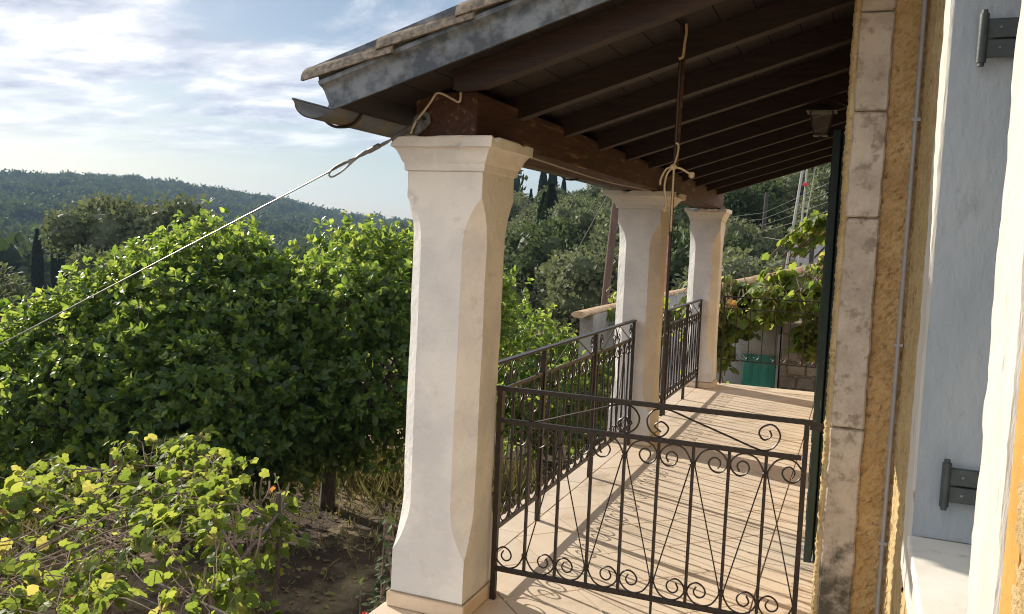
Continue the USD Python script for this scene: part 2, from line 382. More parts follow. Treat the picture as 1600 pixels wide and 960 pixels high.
# ------------------------------------------------------------------ terrain
def ground_z(x, y):
    x, y = np.asarray(x, float), np.asarray(y, float)
    r = np.hypot(x, y) + 1e-6
    az = np.degrees(np.arctan2(x, y))
    wr = smoothstep(az, -32, -23)
    s = np.interp(az, [-25, -21, -3, 30, 180], [0.046, 0.054, 0.150, 0.16, 0.12])
    rr = np.interp(r, [0, 19, 30, 150, 260, 600, 2500], [0, 0, 6, 131, 150, 60, 0])
    right = -2.6 + s * rr + 1.2 * (fbm(np.stack([x / 30, y / 30, 0 * x], -1), 3) - 0.5) * smoothstep(r, 22, 60)
    H = np.interp(az, [-180, -75, -52, -49, -46, -42, -38, -33, -29, -24], [30, 42, 44, 47, 48.5, 41, 34, 19, 11, 4])
    va = np.interp(r, [0, 16, 45, 120, 300], [-2.6, -2.6, -4.2, -13, -18])
    left = va + (H + 1) * smoothstep(r, 260, 1150) - 60 * smoothstep(r, 1200, 2400)
    left = left + 14 * (fbm(np.stack([x / 130, y / 130, 0 * x + 3], -1), 4, 5) - 0.5) * smoothstep(r, 260, 700) * (1 - smoothstep(r, 950, 1150))
    return right * wr + left * (1 - wr)


rad = np.concatenate([[0.0], np.geomspace(2.0, 40, 45), np.geomspace(43, 2600, 75)])
azs = np.radians(np.linspace(-180, 180, 361))
RR, AA = np.meshgrid(rad, azs, indexing='ij')
X, Y = RR * np.sin(AA), RR * np.cos(AA)
Z = ground_z(X, Y) + np.where((RR > 6) & (RR < 60), 0.10 * (fbm(np.stack([X, Y, 0 * X], -1), 3) - 0.5), 0)
v, f = gridmesh(np.stack([X, Y, Z], -1))
fc = v[f].mean(1)
near = np.hypot(fc[:, 0], fc[:, 1]) < 36


def sub(v, f):
    u, inv = np.unique(f, return_inverse=True)
    return v[u], inv.reshape(f.shape)


solo('garden_ground', sub(v, f[near]), M['soil'], 'bare brown garden soil with dry grass under the trees', 'ground', kind='structure', smooth=True)
solo('hillside', sub(v, f[~near]), M['terrain'], 'wooded hills and slope beyond the garden', 'hills', kind='structure', smooth=True)

# ------------------------------------------------------------------ terrace: slab, tiles
terrace = thing('terrace_floor', 'cream tiled terrace floor with diagonal tiles and straight border', 'floor', kind='structure')
part(terrace, 'slab', box(-1.925, -0.06, -3.5, 10.76, -0.26, -0.009), M['grout'])
part(terrace, 'slab', box(-0.058, 0.15, -3.5, 3.47, -0.26, -0.009), M['grout'])
part(terrace, 'support_wall', box(-1.86, -0.06, -3.4, 10.7, -2.9, -0.262), M['render'])
XL, XR, GR = -1.705, -0.37, 0.0044
pitch = 0.545 / math.sqrt(2)


def tile_mesh(poly, z=0.0):
    m = trimesh.creation.extrude_polygon(poly, 0.010, engine='earcut')
    m.apply_translation([0, 0, z - 0.010])
    return m


fieldrect = sbox(XL + GR, -3.4, XR - GR, 10.74)
# diagonal joints run along y - x = 5.08 + 0.545 k and x + y = 2.2 + 0.545 m
for k in range(-16, 14):
    for m_ in range(-16, 20):
        a0, a1 = 5.08 + 0.545 * k, 5.08 + 0.545 * (k + 1)
        b0, b1 = 2.2 + 0.545 * m_, 2.2 + 0.545 * (m_ + 1)
        c = [((b - a) / 2, (a + b) / 2) for a, b in ((a0, b0), (a0, b1), (a1, b1), (a1, b0))]
        q = Polygon(c).buffer(-GR, join_style=2).intersection(fieldrect)
        if q.is_empty or q.area < 0.0015 or q.geom_type != 'Polygon':
            continue
        if q.bounds[1] < 1.2 and not in_view(np.array([[*q.centroid.coords[0], 0.0]]), 0.6)[0]:
            continue
        part(terrace, 'tile', tile_mesh(q, rng.uniform(-0.0008, 0.0008)), M['tile'])
for x0, x1, off in ((-1.925, XL, 0.0), (XR, -0.06, 0.2)):
    y = 1.06 + off
    while y < 10.7:
        part(terrace, 'border_tile', tile_mesh(sbox(x0 + GR, y + GR, x1 - GR, min(y + pitch, 10.75) - GR), rng.uniform(-0.0008, 0.0008)), M['tile'])
        y += pitch
part(terrace, 'edge_tile', box(-1.931, -1.9265, -3.5, 10.76, -0.07, -0.012), M['tile'])

# ------------------------------------------------------------------ pillars
SQ = 0.358


def section(h, c, cx, cy, z):
    c = max(c, 0.0006)
    p = [(-h + c, -h), (h - c, -h), (h, -h + c), (h, h - c), (h - c, h), (-h + c, h), (-h, h - c), (-h, -h + c)]
    return [(cx + a, cy + b, z) for a, b in p]


def loft(secs, per_edge=5):
    S = []
    for s in secs:
        s = np.array(s)
        ring = []
        for i in range(len(s)):
            a, b = s[i], s[(i + 1) % len(s)]
            for t in np.arange(per_edge) / per_edge:
                ring.append(a + (b - a) * t)
        S.append(ring)
    S = np.array(S)
    n, m = S.shape[:2]
    v = S.reshape(-1, 3)
    f = []
    for i in range(n - 1):
        for k in range(m):
            k2 = (k + 1) % m
            f.append((i * m + k, i * m + k2, (i + 1) * m + k2, (i + 1) * m + k))
    f = np.array(f)
    tri = np.vstack([f[:, [0, 1, 2]], f[:, [0, 2, 3]]])
    v = np.vstack([v, S[0].mean(0), S[-1].mean(0)])
    caps = [(len(v) - 2, (k + 1) % m, k) for k in range(m)] + [(len(v) - 1, (n - 1) * m + k, (n - 1) * m + (k + 1) % m) for k in range(m)]
    return v, np.vstack([tri, caps])


def chamfer(z):
    C = 0.080
    lo_, hi_ = 0.265, 1.855
    if z <= lo_ or z >= hi_:
        return 0.0
    t = (z - lo_) / 0.26 if z < 1.0 else (hi_ - z) / 0.22
    return C * (1 - (1 - min(t, 1)) ** 2.2)


def pillar(y0, label, seed, flare=1.0, shift=0.0, lean=0.0):
    cx, cy = -1.712 + shift, y0 + SQ / 2
    t = thing('porch_pillar', label, 'pillar', (cx, cy, 0), group='white porch pillars')
    part(t, 'dirt_joint', box(cx - SQ / 2 - 0.004, cx + SQ / 2 + 0.004, y0 - 0.004, y0 + SQ + 0.004, 0.0685, 0.0735), M['mortar'])
    part(t, 'plinth', box(cx - SQ / 2 - 0.014, cx + SQ / 2 + 0.014, y0 - 0.014, y0 + SQ + 0.014, 0.001, 0.068, 0.004), M['plinth'])
    zs = np.unique(np.r_[np.linspace(0.07, 0.26, 7), 0.265, np.linspace(0.27, 0.54, 16), np.linspace(0.6, 1.6, 18), np.linspace(1.63, 1.85, 14), 1.855, np.linspace(1.87, 1.962, 5)])
    v, f = loft([section(SQ / 2, chamfer(z), cx, cy, z) for z in zs], 6)
    ax = v - [cx, cy, 0]
    d = np.stack([ax[:, 0], ax[:, 1], 0 * ax[:, 0]], 1)
    d /= np.maximum(np.linalg.norm(d, axis=1, keepdims=True), 1e-6)
    v = v + d * (0.010 * (fbm(v * 4, 3, seed) - 0.5) + 0.005 * (fbm(v * 22, 2, seed + 3) - 0.5))[:, None]
    v[:, 0] += lean * v[:, 2] / 2.1
    part(t, 'shaft', (v, f), M['paint'], smooth=24)
    prof = [(1.962, 0.0), (1.966, 0.010), (1.994, 0.013), (2.004, 0.020), (2.016, 0.025), (2.030, 0.030), (2.045, 0.038), (2.054, 0.044), (2.060, 0.050), (2.064, 0.060), (2.085, 0.061), (2.103, 0.062), (2.108, 0.058)]
    v, f = loft([section(SQ / 2 + o * flare, 0.0006, cx, cy, z) for z, o in prof], 12)
    chip = np.clip(fbm(v * 16, 3, seed + 9) - 0.55, 0, 1) * smoothstep(v[:, 2], 2.05, 2.1)
    ax = v - [cx, cy, 0]
    d = ax * [1, 1, 0] / np.maximum(np.hypot(ax[:, 0], ax[:, 1]), 1e-6)[:, None]
    v = v - d * (0.20 * chip)[:, None] - np.array([0, 0, 1]) * (0.15 * chip)[:, None] + d * (0.004 * (fbm(v * 20, 2, seed) - 0.5))[:, None]
    v[:, 0] += lean * v[:, 2] / 2.1
    part(t, 'capital', (v, f), M['paint'], smooth=24)
    return t


pillar(3.352, 'nearest and largest white porch pillar with chamfered corners, beside the iron gate', 1, 1.0, 0.008, 0.026)
pillar(7.0, 'middle white porch pillar standing between the two side railings', 2, 1.75)
pillar(10.22, 'farthest white porch pillar at the corner of the terrace, beside the vine', 3)


# ------------------------------------------------------------------ wrought iron
def to_panel(o, d):
    o, d = np.asarray(o, float), np.asarray(d, float) / np.linalg.norm(d)
    nrm = np.array([-d[1], d[0]])

    def at(u, z, w=0.0):
        return np.array([o[0] + d[0] * u + nrm[0] * w, o[1] + d[1] * u + nrm[1] * w, z])
    return at


def hbar(at, u0, u1, z, w, h, w0=0.0):
    return beam_between(at(u0, z, w0), at(u1, z, w0), w, h)


def vbar(at, u, z0, z1, w):
    a, b = at(u, z0), at(u, z1)
    d = at(1, 0) - at(0, 0)
    return beam_between(a, b, w, w, up=np.cross(d, [0, 0, 1.0]))


C_SCROLL = [(0.96, .53), (0.90, .35), (0.73, .11), (0.46, 0.015), (0.22, .09), (0.06, .28), (0.05, .43), (0.13, .58), (0.29, .67), (0.47, .60), (0.56, .44), (0.51, .30), (0.38, .24), (0.27, .30), (0.23, .41), (0.30, .55)]
S_SCROLL = [(0.08, .80), (0.05, .62), (0.08, .45), (0.11, .62), (0.10, .84), (0.07, .97), (0.03, .76), (0.017, .42), (0.04, .12), (0.075, .02), (0.12, .04), (0.22, .30), (0.35, .63), (0.47, .94), (0.51, .99), (0.545, .87), (0.57, .52), (0.558, .24), (0.53, .12), (0.497, .24), (0.485, .43), (0.497, .60), (0.513, .64), (0.535, .49), (0.527, .32)]


def panel(t, at, n, b, ztop, zmid, zbot, modules, first_even=True, thin=1.0, diagonals=True):
    """Bars u = 0 .. n*b; scrolls under the middle rail and over the bottom rail; S scrolls between top and middle rail."""
    col = 0.53 * b
    zt, zb = zmid - 0.008, zbot + 0.008
    for i in range(1, n):
        part(t, 'bar', vbar(at, i * b, zbot, zmid, 0.0125 * thin), M['iron'])
    for i in range(n):
        for top in (True, False):
            even_left = (i % 2 == 0) == first_even
            pts = []
            for u, vv in C_SCROLL:
                uu = u if not (even_left == top) else 1 - u
                pts.append(at((i + uu) * b, zt - vv * b if top else zb + vv * b))
            part(t, 'scroll', tube(spline(pts, 3), 0.0040 * thin, 5), M['iron'], smooth=60)
    for i in range(0, n + 1):
        even = (i % 2 == 0) == first_even
        z = zt - col if even else zb + col
        if 0 < i < n:
            c = at(i * b, z)
            part(t, 'collar', box(c[0] - .012, c[0] + .012, c[1] - .012, c[1] + .012, c[2] - .010, c[2] + .010, 0.005), M['iron'])
        if even and diagonals:
            for j in (i - 1, i + 1):
                if 0 <= j <= n and 0 < i < n:
                    part(t, 'diagonal_rod', tube([at(i * b + (j - i) * 0.008, zt - col), at(j * b - (j - i) * 0.008, zb + col)], 0.0032 * thin, 5), M['iron'])
    hgt = ztop - zmid
    for m0, m1 in modules:
        mid, half = (m0 + m1) / 2, (m1 - m0) / 2
        for s in (-1, 1):
            pts = [at(mid + s * u / 0.67 * half, ztop - 0.010 - vv * (hgt - 0.02)) for u, vv in S_SCROLL]
            part(t, 's_scroll', tube(spline(pts, 3), 0.0042 * thin, 5), M['iron'], smooth=60)


gate = thing('iron_gate', 'black wrought iron gate with scrolls across the terrace beside the nearest pillar', 'gate', (-0.82, 3.63, 0))
at = to_panel((-1.492, 3.63), (1, 0.0))
panel(gate, at, 9, 0.1485, 1.000, 0.852, 0.150, [(0.0, 1.3365)])
part(gate, 'top_rail', hbar(at, -0.03, 1.365, 1.000, 0.018, 0.020), M['iron'])
part(gate, 'middle_rail', hbar(at, 0.012, 1.324, 0.852, 0.014, 0.020), M['iron'])
part(gate, 'bottom_rail', hbar(at, 0.012, 1.324, 0.150, 0.014, 0.022), M['iron'])
part(gate, 'post', vbar(at, 0.0, 0.0, 1.012, 0.024), M['iron'])
part(gate, 'post', vbar(at, 1.3365, 0.06, 0.99, 0.020), M['iron'])
part(gate, 'drop_bolt', tube([at(0.742, 0.16, 0.012), at(0.742, 0.004, 0.012)], 0.006, 6), M['iron'])
part(gate, 'hinge_strap', hbar(at, 1.348, 1.43, 0.985, 0.02, 0.028, 0.004), M['iron'])


def side_railing(y0, y1, legs, label):
    t = thing('side_railing', label, 'railing', (-1.70, (y0 + y1) / 2, 0), group='iron railings along the garden edge of the terrace')
    n = int(round((y1 - y0) / 0.148))
    n += n % 2
    b = (y1 - y0) / n
    at = to_panel((-1.70, y0), (0, 1))
    k = max(1, int(round((y1 - y0) / 1.2)))
    panel(t, at, n, b, 1.040, 0.892, 0.150, [((y1 - y0) * i / k, (y1 - y0) * (i + 1) / k) for i in range(k)])
    L = y1 - y0
    part(t, 'top_rail', box(-1.722, -1.678, y0 + .002, y1 - .002, 1.036, 1.050, 0.004), M['iron'])
    part(t, 'middle_rail', hbar(at, 0, L, 0.892, 0.014, 0.018), M['iron'])
    part(t, 'bottom_rail', hbar(at, 0, L, 0.150, 0.014, 0.022), M['iron'])
    for u in (0.012, L - 0.012):
        part(t, 'post', vbar(at, u, 0.001, 1.036, 0.022), M['iron'])
    for y in legs:
        part(t, 'leg', vbar(at, y - y0, 0.001, 1.036, 0.028), M['iron'])
    return t


side_railing(3.73, 6.98, (4.79, 5.86), 'long black wrought iron side railing between the nearest and the middle pillar')
side_railing(7.38, 10.20, (8.36, 9.34), 'short black wrought iron side railing between the middle and the farthest pillar')

t = thing('end_railing', 'plain thin iron railing closing the far end of the terrace before the vine', 'railing', (-0.8, 10.68, 0))
at = to_panel((-1.50, 10.68), (1, 0))
for nm, z, h in (('top_rail', 1.07, .016), ('middle_rail', 0.93, .012), ('bottom_rail', 0.30, .014)):
    part(t, nm, hbar(at, 0, 1.40, z, 0.014, h), M['iron'])
for u in (0.0, 1.39):
    part(t, 'post', vbar(at, u, 0.001, 1.08, 0.02), M['iron'])
for i in range(1, 9):
    part(t, 'bar', vbar(at, i * 1.40 / 9, 0.30, 0.93 if i % 2 else 1.07, 0.010), M['iron'])
for i in (2, 4, 6):
    for s in (-1, 1):
        pts = [at(i * 1.40 / 9 + s * (u * 0.14), 0.31 + vv * 0.13) for u, vv in C_SCROLL[::-1]]
        part(t, 'scroll', tube(spline(pts, 3), 0.0035, 5), M['iron'], smooth=60)

# tall rod tied to the gate
rod = thing('hanging_rod', 'tall dark iron rod hanging from the porch rafters down to the gate top rail', 'rod', (-0.755, 3.66, 0.97))
part(rod, 'rod', tube([(-0.757, 3.665, 0.95), (-0.757, 3.662, 1.75), (-0.757, 3.660, 2.612)], 0.0065, 6), M['iron'])
part(rod, 'wood_strip', tube([(-0.752, 3.672, 2.02), (-0.749, 3.672, 2.28), (-0.745, 3.668, 2.60)], 0.010, 5), M['beam'])
part(rod, 'hook', tube(spline([(-0.758, 3.642, 2.46), (-0.742, 3.64, 2.47), (-0.738, 3.64, 2.52), (-0.733, 3.64, 2.565), (-0.736, 3.642, 2.60)], 5), 0.006, 6), M['rope'])
bow = thing('rope_bow', 'knotted pale rope tied in a bow round the tall hanging rod', 'rope', (-0.757, 3.65, 2.0))
c0 = np.array([-0.757, 3.645, 2.015])
part(bow, 'knot', box(c0[0] - .014, c0[0] + .014, c0[1] - .012, c0[1] + .012, c0[2] - .012, c0[2] + .012, .008), M['rope'])
for pts in ([(0, 0, 0), (-.03, 0, -.01), (-.050, 0, -.05), (-.052, 0, -.075)], [(0, 0, 0), (-.025, 0, -.03), (-.033, 0, -.09), (-.022, 0, -.15), (-.028, 0, -.19)],
            [(0, 0, 0), (.03, 0, -.006), (.06, 0, -.022), (.075, 0, -.03)], [(0, 0, 0), (.014, 0, .05), (.016, 0, .09), (.006, 0, .1)], [(0.002, 0, 0), (0.003, 0, -.1), (0.004, 0, -.27)]):
    part(bow, 'rope_end', tube(spline(c0 + np.array(pts), 5), 0.0045, 6), M['rope'], smooth=60)
part(bow, 'frayed_tip', box(c0[0] + .066, c0[0] + .090, c0[1] - .008, c0[1] + .008, c0[2] - .046, c0[2] - .020, .006), M['rope'])

# ------------------------------------------------------------------ porch roof
SL = 0.319


def under(x):
    return 2.7413 + SL * x


roof = thing('porch_roof', 'dark timber porch roof with tiled verge and zinc flashing over the terrace', 'roof', (-1.0, 6.5, 2.3))
part(roof, 'beam', box(-1.835, -1.545, 3.36, 7.18, 2.1085, 2.30, 0.006), M['beam'])
part(roof, 'beam', box(-1.832, -1.545, 7.20, 10.40, 2.112, 2.30, 0.006), M['beam'])
RY = [3.20 + 0.672 * i for i in range(11)]
RH = 0.105
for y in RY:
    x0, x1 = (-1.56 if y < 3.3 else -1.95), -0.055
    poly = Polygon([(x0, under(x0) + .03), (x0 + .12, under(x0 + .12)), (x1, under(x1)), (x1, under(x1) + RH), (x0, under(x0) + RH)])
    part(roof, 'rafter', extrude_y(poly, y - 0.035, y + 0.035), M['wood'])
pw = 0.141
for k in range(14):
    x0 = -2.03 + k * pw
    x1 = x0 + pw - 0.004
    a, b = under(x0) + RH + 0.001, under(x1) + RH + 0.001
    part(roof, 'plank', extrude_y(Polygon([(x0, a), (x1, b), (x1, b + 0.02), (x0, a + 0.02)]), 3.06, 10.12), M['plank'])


def top(x):
    return under(x) + RH + 0.022


# roof covering behind the verge
rows = []
for i in range(34):
    y = 3.32 + i * 0.2
    n_ = 26
    xs = np.linspace(-2.2, -0.06, n_)
    for sgn, wid, h in ((1, 0.085, 0.06), (-1, 0.085, -0.03)):
        ang = np.linspace(0, np.pi, 7)
        P = np.stack([np.stack([np.full(7, x), y + (0 if sgn > 0 else 0.1) + np.cos(ang) * wid, top(x) + 0.055 + np.sin(ang) * h + 0.012 * (((x + 2.2) / 0.345) % 1)], 1) for x in xs])
        rows.append(gridmesh(P))
part(roof, 'roof_covering', join(*rows), M['rooftile'], smooth=50, kind='stuff')
# verge tiles: thick barrel tiles lapped up the slope
xe = [-2.172 + 0.345 * i for i in range(7)]
for i in range(len(xe)):
    x0, x1 = xe[i], min(xe[i] + 0.42, -0.07)
    if x1 - x0 < 0.15:
        continue
    ang = np.linspace(-0.02, np.pi, 12)
    rings_o, rings_i = [], []
    for s in np.linspace(0, 1, 9):
        x = x0 + (x1 - x0) * s
        z = top(x) + 0.086 + 0.036 * (1 - s)
        w, hh = 0.088, 0.068
        wob = 0.004 * (fbm(np.array([[x * 9, i, s * 3]]), 2)[0] - 0.5)
        rings_o.append(np.stack([np.full(12, x) + wob, 3.085 - np.cos(ang) * w, z + np.sin(ang) * hh], 1))
        rings_i.append(np.stack([np.full(12, x) + wob, 3.085 - np.cos(ang) * (w - 0.018), z + np.sin(ang) * (hh - 0.018)], 1))
    O, I = np.array(rings_o), np.array(rings_i)
    ring = np.concatenate([O, I[:, ::-1]], 1)
    ring = np.concatenate([ring, ring[:, :1]], 1)
    v, f = gridmesh(ring)
    m24 = ring.shape[1]
    caps = [(j, j + 1, 22 - j, 23 - j) for j in range(11)]
    caps2 = [(8 * m24 + j + 1, 8 * m24 + j, 8 * m24 + 23 - j, 8 * m24 + 22 - j) for j in range(11)]
    f = np.vstack([f, caps, caps2])
    v = v + 0.006 * (fbm(v * 40, 2, i)[:, None] - 0.5)
    part(roof, 'verge_tile', (v, f), M['rooftile'], smooth=40)
# zinc verge flashing, folded
fx = np.linspace(-2.045, -0.06, 40)
prof = [(0.020, 0.095), (-0.002, 0.090), (0.0, 0.100), (0.002, 0.175), (-0.004, 0.192), (-0.020, 0.204), (-0.020, 0.222), (-0.004, 0.236), (0.0, 0.266), (0.0, 0.300), (0.02, 0.306)]
P = []
for x in fx:
    rowp = []
    for dy, dz in prof:
        sh = 0.0 if x > fx[0] + 1e-6 else -0.085 * (dz - 0.095) / 0.2
        w = 0.006 * (fbm(np.array([[x * 5, dz * 20, 2.0]]), 2)[0] - 0.5)
        rowp.append((x + sh, 3.03 + dy + w, under(x + sh) + dz))
    P.append(rowp)
P = np.array(P)
v1, f1 = gridmesh(P)
v2, f2 = gridmesh(P + [0, 0.003, 0])
part(roof, 'verge_flashing', join((v1, f1), (v2, f2[:, ::-1])), M['zinc'], smooth=35)


# gutter
def gutter_profile(off=0.0):
    ang = np.linspace(0, 1, 12)
    p = [(-2.290, 2.262), (-2.283, 2.252)]
    cx_, cz_ = -2.185, 2.255
    for s in ang:
        a = np.pi + s * np.pi
        p.append((cx_ + np.cos(a) * 0.098, cz_ + np.sin(a) * 0.072))
    p.append((-2.085, 2.285))
    return p


outer = [(x + 0.035, z - 0.028) for x, z in gutter_profile()]
inner = [(x + 0.004 * np.sign(-2.187 - x), z + 0.004) for x, z in outer]
P = np.array([[(x, y, z + 0.006 * math.sin(y * 1.3)) for x, z in outer] for y in np.linspace(3.06, 10.3, 40)])
Q = np.array([[(x * 0.5 + 0.5 * x + 0.003, y, z + 0.003 + 0.006 * math.sin(y * 1.3)) for x, z in outer] for y in np.linspace(3.06, 10.3, 40)])
v1, f1 = gridmesh(P)
v2, f2 = gridmesh(Q)
gut = part(roof, 'gutter', join((v1, f1), (v2, f2[:, ::-1])), M['gutter'], smooth=40)
lip = tube([(-2.255, 3.06, 2.234), (-2.255, 10.3, 2.234)], 0.006, 6)
part(gut, 'rolled_lip', lip, M['gutter'])
for y in (3.27, 4.9, 6.5, 8.1, 9.6):
    p = [(x + (0.006 if x > -2.15 else -0.006), y, z - 0.006 + 0.006 * math.sin(y * 1.3)) for x, z in outer[2:]] + [(-2.02, y, 2.32)]
    part(gut, 'bracket', tube(spline(p, 2), 0.007, 5), M['iron'])
part(roof, 'fascia', box(-2.055, -2.036, 3.08, 10.2, 2.20, 2.30), M['wood'])

# ------------------------------------------------------------------ wire rope, cable
wire = thing('wire_rope', 'galvanised guy wire with looped end fixed to the beam above the nearest pillar', 'wire', (-1.80, 3.34, 2.16))
A0, dirw = np.array([-1.835, 3.325, 2.140]), np.array([-2.55, 0, -1.165])
pt = lambda s, dz=0.0, dy=0.0: A0 + dirw * s / np.linalg.norm(dirw) + np.array([0, dy, dz])
part(wire, 'long_wire', tube([pt(0.33), pt(2), pt(5), pt(9), pt(13.0)], 0.0036, 6), M['steel'])
part(wire, 'loop', tube(spline([pt(.33), pt(.375, .008), pt(.43, .006), pt(.452, -.012), pt(.43, -.030), pt(.37, -.026), pt(.30, -.006), pt(.2, .006)], 5), 0.0045, 6), M['steel'], smooth=60)
for k in range(3):
    off = (0.004, -0.006, 0.011)[k]
    part(wire, 'strand', tube(spline([pt(.34, -off), pt(.25, off * .8), pt(.15, -off * .5, 0.004), pt(.06, off), pt(.0, 0.004 + off)], 5), 0.005, 6), M['steel'], smooth=60)
part(wire, 'ferrule', tube([pt(.17), pt(.23)], 0.012, 8), M['steel'])
part(wire, 'end_loop', tube(spline([pt(.10, -.01), pt(.04, -.028), pt(-.03, -.038), pt(-.062, -.030), pt(-.06, .0), pt(-.03, .02)], 5), 0.005, 6), M['steel'], smooth=60)
part(wire, 'anchor_plate', extrude_y(Polygon([(-1.848, 2.125), (-1.80, 2.128), (-1.758, 2.17), (-1.765, 2.205), (-1.79, 2.212), (-1.825, 2.19)]).buffer(0.006), 3.344, 3.352), M['steel'])
part(wire, 'bolt', tube([(-1.782, 3.335, 2.187), (-1.782, 3.343, 2.187)], 0.010, 8), M['iron'])
solo('house_cable', tube(spline([(-1.605, 3.20, 2.44), (-1.611, 3.342, 2.38), (-1.613, 3.345, 2.30), (-1.618, 3.345, 2.255), (-1.65, 3.345, 2.266), (-1.695, 3.345, 2.288), (-1.728, 3.345, 2.292), (-1.75, 3.345, 2.262), (-1.78, 3.342, 2.222), (-1.822, 3.335, 2.165), (-1.838, 3.33, 2.12)], 5), 0.0055, 6),
     M['whitecable'], 'bent white electric cable running from the roof down the end of the beam', 'cable', smooth=60)
solo('house_cable', tube(spline([(-1.545, 3.4, 2.10), (-1.541, 4.2, 2.085), (-1.540, 5.3, 2.07), (-1.541, 6.3, 2.085), (-1.60, 7.3, 2.10)], 5), 0.006, 6),
     M['cable'], 'thin grey cable sagging along the lower edge of the wooden beam', 'cable', smooth=60)
solo('guy_wire', tube([(-2.10, 7.5, 2.16), (-2.6, 8.1, 1.55), (-3.6, 9.3, 0.2), (-5.6, 11.7, -2.6)], 0.004, 5), M['steel'],
     'thin guy wire slanting down to the garden beside the middle pillar', 'wire')

# ------------------------------------------------------------------ house
house = thing('house', 'ochre roughcast house with stone quoin corner and white trimmed window', 'house', (0.3, 3, 0))
part(house, 'wall', box(-0.062, 0.9, 3.53, 11.4, -2.9, 4.2), M['ochre'])
XF = 0.16
for b_ in ((XF + .02, 0.9, -4.0, 1.02, -2.9, 4.2), (XF + .02, 0.9, 1.0201, 2.535, -2.9, 0.85), (XF + .02, 0.9, 1.0201, 2.535, 2.7, 4.2), (XF + .02, 0.9, 2.5351, 3.5299, -2.9, 4.2)):
    part(house, 'wall', box(*b_), M['ochre_pale'])


def roughcast(P, nrm, amp=0.012, seed=0, sc=60):
    """P (n, m, 3): a grid of points pushed along nrm by lumpy noise."""
    q = P.reshape(-1, 3)
    h = amp * (fbm(q * sc, 3, seed) - 0.35) + 0.006 * (fbm(q * 7, 2, seed + 5) - 0.5)
    return gridmesh((q + np.asarray(nrm) * h[:, None]).reshape(P.shape) if np.ndim(nrm) == 1 else (q + nrm.reshape(-1, 3) * h[:, None]).reshape(P.shape))


# step of the wall facing the window: strip, stones, ochre render
zs = np.arange(-0.3, 3.3, 0.007)
corner = [(-0.082, 3.75), (-0.083, 3.70), (-0.083, 3.62), (-0.084, 3.56), (-0.086, 3.515), (-0.082, 3.502), (-0.074, 3.500), (-0.064, 3.5), (-0.054, 3.5)]
cpx = np.array(corner)
nr = np.array([(-1, 0), (-1, 0), (-1, 0), (-1, 0), (-.9, -.4), (-.7, -.7), (-.2, -1), (0, -1), (0, -1)], float)
P = np.array([[(x, y, z) for x, y in cpx] for z in zs])
N = np.array([[(a, b, 0) for a, b in nr] for z in zs])
part(house, 'corner_render', roughcast(P, N, 0.013, 1, 95), M['ochre_pale'], smooth=True)
xs = np.arange(0.052, XF + 0.021, 0.006)
P = np.array([[(x, 3.506, z) for x in xs] for z in zs])
part(house, 'roughcast', roughcast(P, np.array([0, -1.0, 0]), 0.030, 2), M['ochre'], smooth=True)
part(house, 'mortar_bed', box(-0.061, 0.056, 3.499, 3.529, -0.3, 3.3), M['mortar'])
zj = [-0.30, 1.02, 1.819, 2.211, 2.571, 2.95, 3.3]
for i in range(len(zj) - 1):
    m = box(-0.066, 0.053, 3.486, 3.51, zj[i] + 0.0025, zj[i + 1] - 0.0025, 0.006)
    m = trimesh.Trimesh(*trimesh.remesh.subdivide_to_size(m.vertices, m.faces, 0.025))
    v = np.array(m.vertices)
    v = v + np.array([0.010, 0.015, 0.006]) * (np.stack([fbm(v * 18, 2, i), fbm(v * 18, 3, i + 20), fbm(v * 14, 2, i + 40)], 1) - 0.5)
    part(house, 'corner_stone', (v, m.faces), M['stone'], smooth=40)
ys = np.arange(2.53, 3.51, 0.008)
P = np.array([[(XF + .010, y, z) for y in ys] for z in zs])
part(house, 'roughcast', roughcast(P, np.array([-1.0, 0, 0]), 0.018, 3), M['ochre_pale'], smooth=True)
part(house, 'conduit', tube([(XF - 0.012, 3.47, z + 0.0) for z in np.linspace(-0.3, 3.3, 12)], 0.009, 8), M['cable'], smooth=60)
for z in (0.6, 1.35, 2.17, 2.9):
    part(house, 'cable_clip', box(XF - 0.026, XF + 0.004, 3.462, 3.482, z, z + 0.012), M['cable'])
# window trim, sill, reveal
trims = ((2.3245, 2.535, 0.85, 2.7), (1.02, 1.223, 0.85, 2.7))
for k, (y0, y1, z0, z1) in enumerate(trims):
    m = box(XF - 0.004, XF + 0.03, y0, y1, z0, z1, 0.006)
    m = trimesh.Trimesh(*trimesh.remesh.subdivide_to_size(m.vertices, m.faces, 0.022))
    v = np.array(m.vertices)
    w = smoothstep(v[:, 0], XF + 0.03, XF)
    v = v + np.array([0.008, 0.010, 0.0]) * (np.stack([fbm(v * 16, 3, 8 + k), fbm(v * 13, 3, 18 + k), 0 * w], 1) - 0.5) * w[:, None]
    part(house, 'window_trim', (v, m.faces), M['trim'], smooth=40)
part(house, 'window_trim', box(XF - 0.003, 0.26, 1.2235, 2.3195, 0.85, 0.969, 0.004), M['trim'])
part(house, 'window_trim', box(XF - 0.003, 0.26, 1.2235, 2.3195, 2.50, 2.70, 0.004), M['trim'])
part(house, 'window_sill', box(XF - 0.006, 0.62, 1.2245, 2.3185, 0.970, 1.0, 0.004), M['marble'])
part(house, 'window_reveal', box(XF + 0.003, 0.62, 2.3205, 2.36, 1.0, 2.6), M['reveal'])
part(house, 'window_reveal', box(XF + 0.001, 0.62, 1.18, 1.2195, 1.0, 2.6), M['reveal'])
part(house, 'window_reveal', box(XF + 0.101, 0.62, 1.2235, 2.3195, 2.50, 2.55), M['reveal'])
